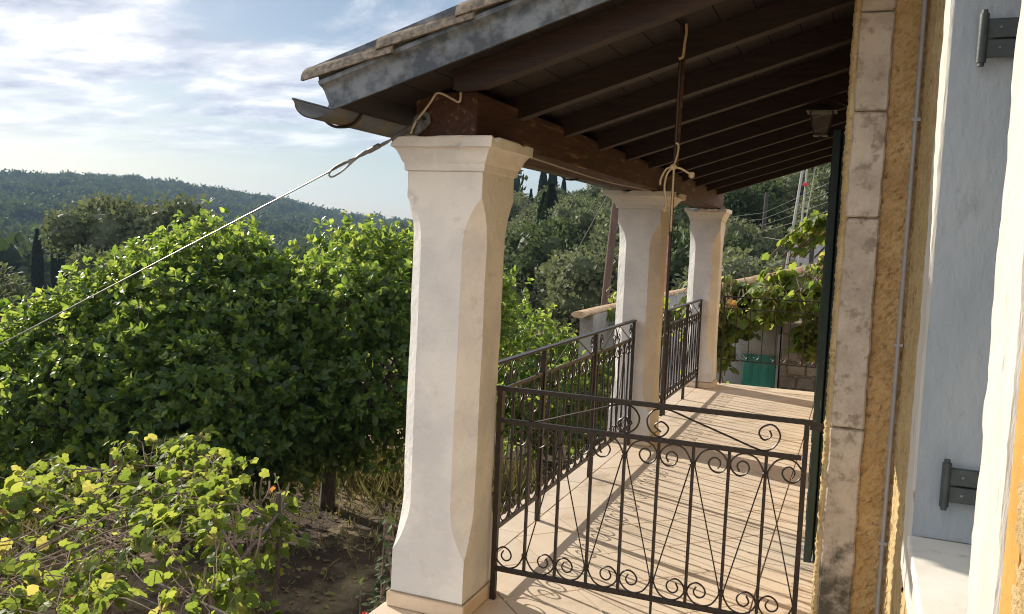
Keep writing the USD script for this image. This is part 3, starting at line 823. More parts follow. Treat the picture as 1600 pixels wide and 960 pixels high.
wf = part(house, 'window_frame', join(box(0.56, 0.61, 1.2236, 1.30, 1.001, 2.499), box(0.56, 0.61, 2.24, 2.3194, 1.001, 2.499), box(0.56, 0.61, 1.3001, 2.2399, 1.001, 1.08), box(0.56, 0.61, 1.3001, 2.2399, 2.42, 2.499)), M['shutter'])
part(wf, 'pane', box(0.58, 0.586, 1.3002, 2.2398, 1.0802, 2.4198), M['glass'])
part(house, 'room_back', box(0.625, 0.63, 1.15, 2.4, 0.9, 2.7), M['darkpole'])
for zc, h in ((2.20, 0.088), (1.143, 0.084)):
    hg = part(house, 'shutter_hinge', box(0.232, 0.42, 2.296, 2.308, zc - h / 2, zc - 0.003, 0.002), M['hinge'])
    part(hg, 'strap', box(0.232, 0.42, 2.296, 2.308, zc + 0.0005, zc + h / 2, 0.002), M['hinge'])
    part(hg, 'pin', tube([(0.226, 2.298, zc - h / 2 - 0.012), (0.226, 2.298, zc + h / 2 + 0.012)], 0.0105, 10), M['hinge'], smooth=60)
    part(hg, 'pin_cap', tube([(0.226, 2.298, zc + h / 2 + 0.012), (0.226, 2.298, zc + h / 2 + 0.020)], 0.0075, 8), M['hinge'])
    part(hg, 'pin_cap', tube([(0.226, 2.298, zc - h / 2 - 0.020), (0.226, 2.298, zc - h / 2 - 0.012)], 0.0075, 8), M['hinge'])
    for sx_ in (0.262, 0.30):
        for sz_ in (-0.26, 0.26):
            part(hg, 'screw', tube([(sx_, 2.2975, zc + h * sz_), (sx_, 2.2935, zc + h * sz_)], (0.0042, 0.003), 8), M['steel'])
    part(hg, 'wall_plate', box(0.25, 0.40, 2.309, 2.3204, zc - h / 2 + .01, zc + h / 2 - .01), M['hinge'])
yy, zz = np.arange(1.0, 2.545, 0.012), np.arange(-0.3, 0.853, 0.012)
P = np.array([[(XF + .010, y, z) for y in yy] for z in zz])
part(house, 'roughcast', roughcast(P, np.array([-1.0, 0, 0]), 0.018, 7), M['ochre_pale'], smooth=True)
# near roughcast and its smooth border, where shade is painted in as deeper ochre
part(house, 'painted_band', box(XF + 0.001, XF + 0.03, 0.94, 1.0199, -0.3, 2.9), M['ochre_shade'])
yy, zz = np.arange(-0.6, 0.965, 0.008), np.arange(0.2, 2.9, 0.008)
P = np.array([[(XF + 0.004, y, z) for y in yy] for z in zz])
part(house, 'roughcast', roughcast(P, np.array([-1.0, 0, 0]), 0.016, 6, 70), M['ochre_pale'], smooth=True)
# folded door shutters against the terrace wall
for x0, x1, yb in ((-0.175, -0.135, 4.70), (-0.130, -0.092, 4.72)):
    sh = part(house, 'door_shutter', box(x0, x1, yb, yb + 0.62, 0.05, 2.30, 0.004), M['shutter'])
    for k in range(9):
        part(sh, 'slat', box(x0 - 0.006, x0 + 0.002, yb + .09, yb + .53, 0.25 + k * .21, 0.40 + k * .21), M['shutter'])
part(house, 'shutter_hinge', box(-0.125, -0.03, 4.69, 4.70, 2.306, 2.32), M['iron'])

# lantern
lan = thing('wall_lantern', 'dark metal wall lantern hanging under the porch roof near the house wall', 'lantern', (-0.30, 6.0, 2.45))
lc = np.array([-0.30, 6.0])


def ring4(h, z):
    return [(lc[0] + sx * h, lc[1] + sy * h, z) for sx, sy in ((-1, -1), (1, -1), (1, 1), (-1, 1))]


for k in range(4):
    a, b = np.array(ring4(0.040, 2.435))[k], np.array(ring4(0.070, 2.575))[k]
    part(lan, 'frame_bar', tube([a, b], 0.006, 4), M['lantern'])
    k2 = (k + 1) % 4
    q = np.array([ring4(0.039, 2.437)[k], ring4(0.039, 2.437)[k2], ring4(0.069, 2.573)[k2], ring4(0.069, 2.573)[k]])
    part(lan, 'pane', (q, np.array([(0, 1, 2), (0, 2, 3)])), M['glass'])
part(lan, 'base', box(lc[0] - .046, lc[0] + .046, 5.954, 6.046, 2.423, 2.435, .003), M['lantern'])
part(lan, 'finial', tube([(lc[0], 6, 2.423), (lc[0], 6, 2.40), (lc[0], 6, 2.39)], (0.012, 0.010, 0.003), 6), M['lantern'])
part(lan, 'cap', trimesh.convex.convex_hull(np.array(ring4(0.092, 2.577) + ring4(0.088, 2.588) + ring4(0.02, 2.625))), M['lantern'])
part(lan, 'bracket', tube(spline([(lc[0], 6, 2.62), (lc[0] + .02, 6, 2.65), (lc[0] + .12, 6, 2.63), (-0.052, 6, 2.55)], 4), 0.008, 6), M['lantern'])

# ------------------------------------------------------------------ leaves
def lobed(n_lobes):
    pts = [(0.30, 0.0, 0.04)]
    half = [(0.06, 0.03, 0), (-0.12, 0.22, -0.03), (0.04, 0.46, -0.07), (0.26, 0.47, -0.01), (0.42, 0.54, -0.09), (0.62, 0.48, -0.10), (0.70, 0.33, -0.02), (0.86, 0.20, -0.06)]
    out = half + [(1.0, 0, -0.12)] + [(a, -b, c) for a, b, c in half[::-1]]
    pts += out
    n = len(out)
    return np.array(pts, float), np.array([(0, 1 + i, 1 + (i + 1) % n) for i in range(n - 1)] + [(0, n, 1)])


LEAF = {
    'oval': (np.array([(0, 0, 0), (.30, .30, .07), (.66, .27, .02), (1, 0, -.14), (.66, -.27, .02), (.30, -.30, .07), (.48, 0, 0)], float),
             np.array([(0, 6, 1), (1, 6, 2), (2, 6, 3), (3, 6, 4), (4, 6, 5), (5, 6, 0)])),
    'diamond': (np.array([(0, 0, 0), (.45, .36, .05), (1, 0, -.08), (.45, -.36, .05)], float), np.array([(0, 1, 2), (0, 2, 3)])),
    'lobed': lobed(5)}


def unit(a):
    return a / np.maximum(np.linalg.norm(a, axis=-1, keepdims=True), 1e-9)


def leaf_arrays(kind, P, D, N, L, W=None):
    """One leaf at each point P, along D, facing about N. Returns (n, k, 3) vertices and the template's triangles."""
    T, F = LEAF[kind]
    D = unit(D)
    S = unit(np.cross(N, D))
    U = np.cross(D, S)
    L = np.broadcast_to(L, (len(P),))[:, None, None]
    W = L if W is None else np.broadcast_to(W, (len(P),))[:, None, None]
    V = P[:, None] + D[:, None] * T[None, :, 0:1] * L + S[:, None] * T[None, :, 1:2] * W + U[:, None] * T[None, :, 2:3] * L
    return V, F


def merged(V, F):
    n, k = V.shape[:2]
    return V.reshape(-1, 3), (F[None] + (np.arange(n) * k)[:, None, None]).reshape(-1, 3)


def foliage(parent, stuff_name, V, F, mat, singles=0, leaf_name='leaf', smooth=False):
    """The leaves that show largest become parts of their own, the rest one mass."""
    c = V.mean(1)
    idx = np.zeros(0, int)
    if singles:
        w = forward(c)
        ok = in_view(c, -0.02)
        # leaves with a clear line to the eye: one per small cell of direction, nearest first
        score = np.where(ok, w, 1e9)
        q = (c - EYE) @ R.T
        cell = np.floor(np.stack([q[:, 0] / q[:, 2], q[:, 1] / q[:, 2]], 1) * 110).astype(int)
        order = np.argsort(score)
        seen, pick = set(), []
        for i in order:
            if score[i] > 1e8 or len(pick) >= singles:
                break
            key = tuple(cell[i])
            if key not in seen:
                seen.add(key)
                pick.append(i)
        idx = np.array(pick, int)
    rest = np.setdiff1d(np.arange(len(V)), idx)
    for i in idx:
        tint(part(parent, leaf_name, (V[i], F), mat), leaf_tint(1, V.shape[1]))
    tint(part(parent, stuff_name, merged(V[rest], F), mat, kind='stuff'), leaf_tint(len(rest), V.shape[1]))


def rand_dirs(n, r=None):
    return unit((r or rng).normal(size=(n, 3)))


def crown_points(lumps, n, shell=0.55, r=None):
    """Points in the outer part of a union of spheres, with outward directions."""
    r = r or rng
    L = np.array(lumps, float)
    wgt = L[:, 3] ** 2
    k = r.choice(len(L), n, p=wgt / wgt.sum())
    d = rand_dirs(n, r)
    rad = L[k, 3] * (shell + (1 - shell) * r.random(n) ** 0.55) * (1 + 0.16 * r.normal(size=n).clip(-1.5, 1.8))
    P = L[k, :3] + d * rad[:, None]
    inside = np.zeros(n, bool)
    for c in L:
        inside |= np.linalg.norm(P - c[:3], axis=1) < c[3] * shell * 0.9
    return P[~inside], d[~inside]


def tufts(P, D, per, length, spread=0.9, up=0.35, r=None):
    """A whorl of leaves at each twig tip."""
    r = r or rng
    n = len(P)
    ax = unit(D + np.array([0, 0, up]) + 0.35 * r.normal(size=(n, 3)))
    e1 = unit(np.cross(ax, rand_dirs(n, r)))
    e2 = np.cross(ax, e1)
    pp, dd, nn, ll = [], [], [], []
    for j in range(per):
        a = 2 * np.pi * j / per + r.normal(size=n) * 0.35
        out = np.cos(a)[:, None] * e1 + np.sin(a)[:, None] * e2
        tilt = r.uniform(0.15, 1.0, n)[:, None] * spread
        d = unit(ax * (1.05 - 0.5 * tilt) + out * (0.4 + tilt) + np.array([0, 0, -0.12]))
        nn.append(unit(ax + 0.35 * r.normal(size=(n, 3)) - out * 0.2))
        pp.append(P - ax * (r.random(n)[:, None] * 0.10) + out * 0.01)
        dd.append(d)
        ll.append(length * r.uniform(0.45, 1.4, n))
    return np.vstack(pp), np.vstack(dd), np.vstack(nn), np.concatenate(ll)


def limb(a, b, r0, r1, wob=0.12, n=8, seed=0):
    a, b = np.asarray(a, float), np.asarray(b, float)
    s = np.linspace(0, 1, n)[:, None]
    off = (np.stack([fbm(np.stack([s[:, 0] * 3 + seed, s[:, 0] * 0 + k, s[:, 0] * 0], 1), 2) for k in range(3)], 1) - 0.5) * wob * np.sin(s * np.pi) * 2
    return tube(a + (b - a) * s + off, np.linspace(r0, r1, n), 7)


# ------------------------------------------------------------------ the two big trees in the garden
A_L = [(-8.91, 10.2, 0.98, 0.85), (-9.39, 10.0, 0.82, 0.75), (-8.42, 10.38, 0.82, 0.75), (-7.92, 10.35, 0.57, 0.75), (-9.65, 9.64, 0.46, 0.85), (-9.86, 9.21, 0.18, 0.85), (-10.18, 8.83, -0.17, 0.85), (-10.53, 8.56, -0.44, 0.85), (-10.72, 8.23, -0.9, 0.85), (-8.68, 9.56, -0.03, 1.2), (-7.91, 9.85, -0.18, 1.15), (-8.92, 8.76, -0.57, 1.15), (-9.37, 8.23, -0.88, 0.95), (-7.82, 8.86, -0.81, 1.1), (-7.27, 9.61, -0.88, 1.0), (-10.04, 7.93, -1.24, 0.85), (-8.49, 8.45, -1.15, 0.9), (-7.49, 8.85, -1.19, 0.75), (-9.4, 10.78, -0.01, 1.2), (-9.97, 9.66, -0.34, 1.1)]
B_L = [(-7.15, 11.34, 1.0, 0.85), (-6.61, 11.77, 0.92, 0.8), (-7.36, 11.0, 0.52, 0.7), (-6.09, 12.18, 0.84, 0.9), (-6.91, 10.59, -0.08, 1.05), (-6.28, 11.15, -0.18, 1.15), (-6.51, 10.67, -0.89, 0.85), (-7.02, 10.14, -0.95, 0.8), (-6.14, 12.55, 0.3, 1.2), (-7.06, 11.71, -0.11, 1.1), (-6.65, 10.41, 0.47, 0.85), (-6.03, 10.87, 0.39, 0.85), (-6.11, 10.34, -0.34, 0.8)]
for nm, lumps, base, label, n in (('broad_tree', A_L, (-8.9, 9.5, -2.6), 'large leafy green tree on the left with a wide low crown, behind the vine', 13000),
                                  ('broad_tree', B_L, (-7.4, 11.1, -2.6), 'leafy green tree with a thin bare trunk, left of the nearest pillar', 7200)):
    t = thing(nm, label, 'tree', base)
    P, D = crown_points(lumps, n, 0.62)
    p, d, nn, l = tufts(P, D, 7, 0.104)
    V, F = leaf_arrays('oval', p, d, nn, l)
    foliage(t, 'crown', V, F, M['fig'], 300)
    b = np.array(base)
    fork = b + [0.05, 0.05, 1.0]
    part(t, 'trunk', limb(b - [0, 0, .2], fork, 0.13, 0.10, 0.05), M['bark'], smooth=60)
    for i, c in enumerate(lumps):
        part(t, 'limb', limb(fork - [0, 0, 0.1 * (i % 3)], np.array(c[:3]) + [0, 0, c[3] * .3], 0.055, 0.012, 0.35, 9, i), M['bark'], smooth=60)
    # twigs under the tips
    k = rng.choice(len(P), min(500, len(P)), replace=False)
    L = np.array(lumps)
    near_c = L[np.argmin(np.linalg.norm(P[k][:, None] - L[None, :, :3], axis=2), axis=1), :3]
    part(t, 'twigs', join(*[tube([P[i], P[i] * .6 + c * .4 + rng.normal(size=3) * .05, P[i] * .25 + c * .75], (.005, .008, .012), 4) for i, c in zip(k, near_c)]), M['bark'], kind='stuff')

# bright shrub seen through the railing
C_L = [(-5.9, 15.82, -0.5, 0.8), (-6.03, 15.18, -1.0, 0.9), (-5.29, 16.03, -0.79, 0.7), (-5.27, 14.92, -1.25, 0.8), (-4.94, 16.68, -1.23, 0.7), (-5.6, 15.3, -1.7, 0.8), (-6.4, 16.2, -0.9, 0.8)]
t = thing('citrus_tree', 'small bright green tree seen behind the long side railing', 'tree', (-5.6, 15.5, -2.6))
P, D = crown_points(C_L, 2100, 0.6)
p, d, nn, l = tufts(P, D, 6, 0.12)
V, F = leaf_arrays('oval', p, d, nn, l)
foliage(t, 'crown', V, F, M['fig'], 60)
part(t, 'trunk', limb((-5.6, 15.5, -2.8), (-5.55, 15.5, -0.9), 0.09, 0.05), M['bark'], smooth=60)


t = thing('leafy_shrub', 'leafy green shrub growing against the grey garden wall behind the long railing', 'shrub', (-3.6, 13.0, -2.6))
P, D = crown_points([(-3.75, 13.3, -0.75, 0.55), (-3.5, 12.6, -1.1, 0.6), (-3.7, 14.1, -0.6, 0.5), (-3.45, 13.4, -1.5, 0.7), (-3.9, 12.4, -0.9, 0.5)], 900, 0.5)
p, d, nn, l = tufts(P, D, 6, 0.11)
V, F = leaf_arrays('oval', p, d, nn, l)
foliage(t, 'crown', V, F, M['fig'], 40)
part(t, 'trunk', limb((-3.6, 13.1, -2.8), (-3.6, 13.2, -1.0), 0.06, 0.03), M['bark'], smooth=60)


# ------------------------------------------------------------------ vines
def canes(starts, goals, n, seed, z_of, step=0.05):
    r = np.random.default_rng(seed)
    out = []
    for i in range(n):
        a = np.array(starts[r.integers(len(starts))], float)
        g = np.array(goals(r), float)
        m = 14
        s = np.linspace(0, 1, m)[:, None]
        p = a + (g - a) * s
        w = np.stack([fbm(np.stack([s[:, 0] * 2.4 + i * 7.1, s[:, 0] * 0 + k * 3.3, s[:, 0] * 0 + seed], 1), 3) for k in range(3)], 1) - 0.5
        p = p + w * np.array([1.1, 1.1, 0.5]) * np.sin(s * np.pi * 0.9)
        p[:, 2] = p[:, 2] * 0.35 + 0.65 * z_of(p[:, 0], p[:, 1], r) if z_of else p[:, 2]
        out.append(p)
    return out


def vine_leaves(paths, per_m, size, seed, droop=0.35):
    r = np.random.default_rng(seed)
    pp, dd, nn, ll = [], [], [], []
    for p in paths:
        q = spline(p, 4)
        L = np.linalg.norm(np.diff(q, axis=0), axis=1).sum()
        n = max(3, int(L * per_m))
        dens = r.random() * 1.1
        k = r.uniform(dens * 0.6, 1, n) * (len(q) - 1)
        i = k.astype(int).clip(0, len(q) - 2)
        a = q[i] + (q[i + 1] - q[i]) * (k - i)[:, None]
        o = rand_dirs(n, r) * [1, 1, 0.6] + [0, 0, 0.25]
        pp.append(a + o * r.uniform(0.02, 0.11, n)[:, None])
        dd.append(unit(o * [1, 1, 0.5] + [0, 0, -0.75]))
        nn.append(unit(rand_dirs(n, r) * 0.75 + [-0.62, 0.05, 0.55]))
        ll.append(size * r.uniform(0.55, 1.2, n))
    return np.vstack(pp), np.vstack(dd), np.vstack(nn), np.concatenate(ll)


def petioles(P, r):
    return P


# arbour in the garden
vine = thing('grape_vine', 'grape vine with yellowing leaves sprawling over a low pole frame at lower left', 'vine', (-5.8, 5.6, -2.6))


def arb_z(x, y, r):
    return -1.02 + 0.35 * smoothstep(y, 4.2, 7.2) * smoothstep(x, -8.6, -7.2) + 0.30 * (fbm(np.stack([x * 1.1, y * 1.1, 0 * x + 2], -1), 3) - 0.5) - 0.75 * smoothstep(x, -4.4, -3.3) - 0.5 * smoothstep(-y, -4.2, -3.0)


QUAD = np.array([(-8.6, 6.9), (-6.9, 8.1), (-5.4, 7.1), (-4.15, 5.3), (-4.0, 4.3), (-4.8, 3.2), (-6.5, 3.6), (-7.6, 5.2)])


def arb_goal(r):
    i = r.integers(len(QUAD))
    s = r.random()
    e = QUAD[i] * (1 - s) + QUAD[(i + 1) % len(QUAD)] * s
    c = np.array([-5.9, 5.6])
    t_ = r.uniform(0.55, 1.06)
    g = c + (e - c) * t_
    return g[0], g[1], float(arb_z(np.array(g[0]), np.array(g[1]), r)) - (0.5 * r.random() if r.random() < .3 else 0)


starts = [(-6.3, 5.9, -1.2), (-5.4, 5.2, -1.2), (-6.9, 6.6, -1.1), (-5.2, 6.1, -1.15), (-6.2, 4.6, -1.3)]
vp = canes(starts, arb_goal, 84, 11, arb_z)
hang = []
r_ = np.random.default_rng(5)
for i in range(26):
    s = r_.random()
    a = np.array([-5.15, 6.75]) * (1 - s) + np.array([-4.15, 4.4]) * s + r_.normal(size=2) * 0.12
    z0 = float(arb_z(a[0], a[1], r_))
    L = r_.uniform(0.35, 1.1)
    zz = np.linspace(0, 1, 8)
    hang.append(np.stack([a[0] + 0.15 * zz + 0.06 * np.sin(zz * 5 + i), a[1] - 0.1 * zz + 0.05 * np.cos(zz * 4 + i), z0 - L * zz], 1))
p, d, nn, l = vine_leaves(vp, 8.6, 0.115, 3)
p2, d2, nn2, l2 = vine_leaves(hang, 26.0, 0.105, 13)
p, d, nn, l = np.vstack([p, p2]), np.vstack([d, d2]), np.vstack([nn, nn2]), np.concatenate([l, l2])
V, F = leaf_arrays('lobed', p, d, nn, l)
foliage(vine, 'leaf_mass', V, F, M['vine'], 300)
for q in vp + hang:
    part(vine, 'cane', tube(spline(q, 2), np.linspace(0.009, 0.0035, len(spline(q, 2))), 5), M['cane'], smooth=60)
for i, (a, b) in enumerate((((-6.3, 5.9), .05), ((-5.4, 5.2), .045), ((-5.2, 6.1), .04))):
    part(vine, 'stem', limb((a[0] + .1, a[1], -2.7), (a[0], a[1], -1.2), b, b * .7, 0.2, 9, i), M['cane'], smooth=60)
tang = []
for i in range(140):
    c = np.array([-5.75, 4.3, -1.55]) + r_.normal(size=3) * [0.75, 0.55, 0.28]
    q = np.cumsum(np.vstack([c, r_.normal(size=(5, 3)) * [0.11, 0.11, 0.07]]), 0)
    tang.append(tube(spline(q, 3), 0.0045, 4))
part(vine, 'dry_twigs', join(*tang), M['cane'], kind='stuff')

arb = thing('vine_arbour', 'rough pole frame with wires carrying the sprawling grape vine', 'arbour', (-5.8, 5.6, -2.6))
for x, y in ((-7.4, 6.9), (-6.5, 5.6), (-5.0, 6.6), (-4.3, 4.7), (-5.7, 4.1), (-6.05, 6.9)):
    part(arb, 'post', limb((x, y, -2.8), (x + .06, y, float(arb_z(x, y, None)) - 0.10), 0.028, 0.024, 0.05, 6, x), M['pole'], smooth=60)
for a, b in (((-7.6, 6.8), (-4.9, 6.7)), ((-6.8, 5.5), (-4.0, 4.8)), ((-6.2, 3.9), (-4.4, 3.9)), ((-7.4, 7.0), (-5.7, 4.0)), ((-5.0, 6.8), (-4.2, 4.4))):
    part(arb, 'cross_pole', tube([(*a, -1.08 + .1), ((a[0] + b[0]) / 2, (a[1] + b[1]) / 2, -1.10), (*b, -1.08)], (0.017, 0.02, 0.015), 6), M['pole'])
for k in range(4):
    part(arb, 'wire', tube([(-7.6 + k * .3, 6.9 - k * .9, -1.0), (-4.2, 6.2 - k * .8, -1.05)], 0.003, 4), M['steel'])

# vine on the wall beyond the end railing
vine2 = thing('grape_vine', 'sunlit yellow green grape vine beyond the end railing at the far end of the terrace', 'vine', (-1.4, 12.6, -1.0))


def back_goal(r):
    x = r.uniform(-2.05, 0.1)
    zc = 1.0 + 0.27 * (x + 2.0)
    z = zc + r.uniform(-0.62, 0.02) if r.random() < .8 else zc + r.uniform(0.0, 0.35)
    return x, 12.7 + r.normal() * 0.25, z


vp2 = canes([(-1.9, 12.9, 0.2), (-1.5, 12.9, 0.7), (-0.8, 12.9, 0.9), (-0.3, 12.9, 1.0)], back_goal, 70, 21, None)
vp2 = [q * [1, 0.35, 0.85] + [0, 12.7 * .65, 0.13] for q in vp2]
for i in range(14):
    x = r_.uniform(-0.75, -0.1)
    vp2.append(np.array([(x - .5, 13.1, 1.55), (x - .25, 13.0, 1.85), (x, 12.9, 2.05 + .1 * r_.random()), (x + .3, 12.9, 2.1)]))
for i in range(16):
    x = r_.uniform(-0.72, -0.4)
    vp2.append(np.array([(x, 12.4, 1.0), (x + .05, 12.35, 0.75), (x + .02, 12.35, 0.5), (x, 12.3, 0.35 - .2 * r_.random())]))
for i in range(34):
    x = r_.uniform(-2.2, -1.68)
    z = r_.uniform(0.7, 1.3)
    vp2.append(np.array([(x, 12.6, z), (x + .08 * r_.normal(), 12.45, z - .3), (x + .1 * r_.normal(), 12.4, z - .6), (x + .1 * r_.normal(), 12.4, z - .7 - .5 * r_.random())]))
for i in range(26):
    x = r_.uniform(-2.1, -0.2)
    zc = 1.0 + 0.27 * (x + 2.0)
    vp2.append(np.array([(x, 12.3, zc - .05), (x + .1 * r_.normal(), 12.2, zc - .18), (x + .15 * r_.normal(), 12.15, zc - .32), (x + .15 * r_.normal(), 12.12, zc - .5)]))
p, d, nn, l = vine_leaves(vp2, 14.0, 0.15, 4)
V, F = leaf_arrays('lobed', p, d, nn, l)
foliage(vine2, 'leaf_mass', V, F, M['vine'], 220)
for q in vp2:
    part(vine2, 'cane', tube(q, 0.008, 5), M['cane'])

vine3 = thing('grape_vine', 'trailing vine with reddish leaves between the middle and the farthest pillar', 'vine', (-3.5, 14.5, 0.4))
vp3 = canes([(-3.6, 15.0, 0.3), (-3.2, 14.6, 0.3)], lambda r: (r.uniform(-4.3, -2.2), r.uniform(13.4, 15.6), r.uniform(0.1, 0.9)), 24, 31, None)
p, d, nn, l = vine_leaves(vp3, 16.0, 0.15, 6)
V, F = leaf_arrays('lobed', p, d, nn, l)
foliage(vine3, 'leaf_mass', V, F, M['vine'], 60)
for q in vp3:
    part(vine3, 'cane', tube(q, 0.008, 5), M['cane'])

# ------------------------------------------------------------------ small plants and grass
t = thing('small_shrub', 'small shrub with oval leaves at the foot of the nearest pillar', 'shrub', (-3.3, 5.7, -2.6))
pl, ends = [], []
for i in range(16):
    top_ = np.array([-3.25, 5.65, -0.95]) + r_.normal(size=3) * [0.18, 0.18, 0.30]
    q = np.array([(-3.3, 5.7, -2.65), (-3.3 + r_.normal() * .1, 5.7 + r_.normal() * .1, -1.7), top_])
    part(t, 'stem', tube(spline(q, 4), 0.006, 5), M['cane'])
    ends.append(spline(q, 8)[9:])
E_ = np.vstack(ends)
o = rand_dirs(len(E_) * 3)
p = np.repeat(E_, 3, 0)
V, F = leaf_arrays('oval', p, unit(o * [1, 1, .5]), unit(o * .4 + [0, 0, 1]), rng.uniform(.05, .09, len(p)))
foliage(t, 'leaf_mass', V, F, M['bush'], 60)
t = thing('red_flower', 'small red flower at the terrace edge beside the nearest pillar', 'flower', (-2.62, 4.3, -1.0))
o = rand_dirs(12)
c_ = np.array([-2.62, 4.35, -0.62])
V, F = leaf_arrays('diamond', np.repeat(c_[None], 12, 0) + o * 0.01, o, rand_dirs(12), 0.03)
part(t, 'petals', merged(V, F), M['redflower'])
part(t, 'stem', tube([(-2.66, 4.4, -2.62), (-2.64, 4.38, -1.4), tuple(c_)], 0.004, 5), M['cane'])
o = rand_dirs(10)
V, F = leaf_arrays('oval', np.array([[-2.64, 4.38, z] for z in np.linspace(-1.5, -.75, 10)]), o * [1, 1, .3], unit(o * .3 + [0, 0, 1]), 0.08)
part(t, 'leaves', merged(V, F), M['bush'])


def blades(cx_, cy_, n, sx, sy, h, r):
    x, y = cx_ + r.normal(size=n) * sx, cy_ + r.normal(size=n) * sy
    P = np.stack([x, y, ground_z(x, y) - 0.02], 1)
    D = unit(r.normal(size=(n, 3)) * [.5, .5, 0] + [0, 0, 1])
    return leaf_arrays('diamond', P, D, rand_dirs(n, r), h * r.uniform(.4, 1.2, n), 0.02 + 0.02 * r.random(n))


_g = join(*[merged(*blades(*a, r_)) for a in ((-10.6, 8.4, 4200, 0.8, 0.9, 0.16), (-7.6, 12.9, 2600, 0.9, 0.5, 0.42), (-6.3, 13.3, 1800, 0.8, 0.6, 0.5), (-9.0, 12.0, 1500, 1.5, 1.2, 0.2), (-6.0, 9.0, 900, 1.5, 1.2, 0.06), (-12.5, 11, 3000, 2, 2.5, 0.25), (-5.2, 12.0, 1500, .8, 1.2, 0.25))])
tint(solo('dry_grass', _g,
     M['dry'], 'dry grass and weeds on the garden soil under the trees', 'grass', kind='stuff'), leaf_tint(len(_g[0]) // 4, 4))
n = 600
x, y = r_.uniform(-9, -3, n), r_.uniform(6.5, 12, n)
P = np.stack([x, y, ground_z(x, y) + 0.02], 1)
V, F = leaf_arrays('oval', P, rand_dirs(n, r_) * [1, 1, .2], unit(rand_dirs(n, r_) * .4 + [0, 0, 1]), 0.09)
tint(solo('fallen_leaves', merged(V, F), M['dry'], 'fallen brown leaves scattered on the shaded soil', 'leaves', kind='stuff'), leaf_tint(len(V), V.shape[1]))

# ------------------------------------------------------------------ wooded slope: olives, cypresses, bushes
WR = np.random.default_rng(77)


def tree_proto(name, kind, loc, rot, scale, label, group, seed):
    """A tree 5 m tall (cypress 9 m) at the origin, placed."""
    r = np.random.default_rng(seed)
    path = '/World/' + numbered('/World', name)
    x = UsdGeom.Xform.Define(stage, path)
    _base[path] = np.zeros(3)
    if kind == 'cypress':
        n = 2600
        h = r.random(n) ** 0.8
        rad_ = 0.85 * np.sin(np.clip(h * 1.02 + 0.06, 0, 1) * np.pi) ** 0.55 * (1 - 0.62 * h) * (0.8 + 0.3 * r.random(n))
        a = r.random(n) * 2 * np.pi
        P = np.stack([np.cos(a) * rad_, np.sin(a) * rad_, 0.5 + h * 8.6], 1)
        D = unit(np.stack([np.cos(a) * .4, np.sin(a) * .4, np.ones(n)], 1))
        V, F = leaf_arrays('diamond', P, D, rand_dirs(n, r), r.uniform(.35, .6, n))
        core = trimesh.creation.icosphere(2)
        cv = np.array(core.vertices)
        hh = (cv[:, 2] + 1) / 2
        cv = cv * [0.55, 0.55, 4.0] * np.stack([1.25 - .8 * hh, 1.25 - .8 * hh, np.ones_like(hh)], 1) + [0, 0, 4.5]
        tint(part(path, 'crown', join(merged(V, F), (cv, core.faces)), M['cypress']), np.r_[leaf_tint(len(V), 4), np.full(len(cv), .2)])
        part(path, 'trunk', tube([(0, 0, -0.6), (0, 0, 1.5)], 0.14, 6), M['bark'])
    else:
        lumps = [(0, 0, 2.9, 1.5)]
        for i in range(9):
            a, e = r.random() * 6.28, r.uniform(-.45, .9)
            lumps.append((math.cos(a) * math.cos(e) * 1.55, math.sin(a) * math.cos(e) * 1.55, 2.8 + math.sin(e) * 1.5, r.uniform(.65, 1.05)))
        P, D = crown_points(lumps, 4200, 0.62, r)
        m = len(P)
        sz = r.uniform(.14, .30, m) if kind == 'olive' else r.uniform(.16, .32, m)
        V, F = leaf_arrays('diamond', P, unit(D + r.normal(size=(m, 3)) * .8), unit(D + r.normal(size=(m, 3)) * .7), sz)
        cores = []
        for c in lumps:
            s = trimesh.creation.icosphere(2)
            sv = np.array(s.vertices)
            sv = sv * (c[3] * 0.74 * (0.75 + 0.5 * fbm(sv * 2.5 + c[0], 3, seed)))[:, None] + c[:3]
            cores.append((sv, s.faces))
        tint(part(path, 'crown', join(merged(V, F), *cores), M[kind]), np.r_[leaf_tint(len(V), 4), np.full(sum(len(c[0]) for c in cores), .1)])
        part(path, 'trunk', join(limb((0, 0, -.8), (.1, 0, 1.5), .22, .15, .2, 7, seed), limb((.1, 0, 1.3), (.8, .3, 2.6), .11, .05, .2, 6, seed), limb((.1, 0, 1.3), (-.7, -.2, 2.7), .11, .05, .2, 6, seed + 1)), M['bark'], smooth=60)
    place(x, loc, rot, scale)
    tag(x.GetPrim(), label, 'tree', group)
    return path


protos = {}


def plant_tree(kind, x, y, s, label, group=None, zscale=1.0, variants=4, sink=0.15, z=None):
    name = {'olive': 'olive_tree', 'bush': 'hillside_tree', 'cypress': 'cypress_tree'}[kind]
    lst = protos.setdefault(kind, [])
    z = float(ground_z(x, y)) - sink if z is None else z
    rot = WR.uniform(0, 360)
    sc = (s, s, s * zscale)
    if len(lst) < variants:
        lst.append(tree_proto(name, kind, (x, y, z), rot, sc, label, group, 100 + len(lst) + len(kind)))
    else:
        copy_of(lst[WR.integers(len(lst))], name, (x, y, z), rot, sc, label, 'tree', group)


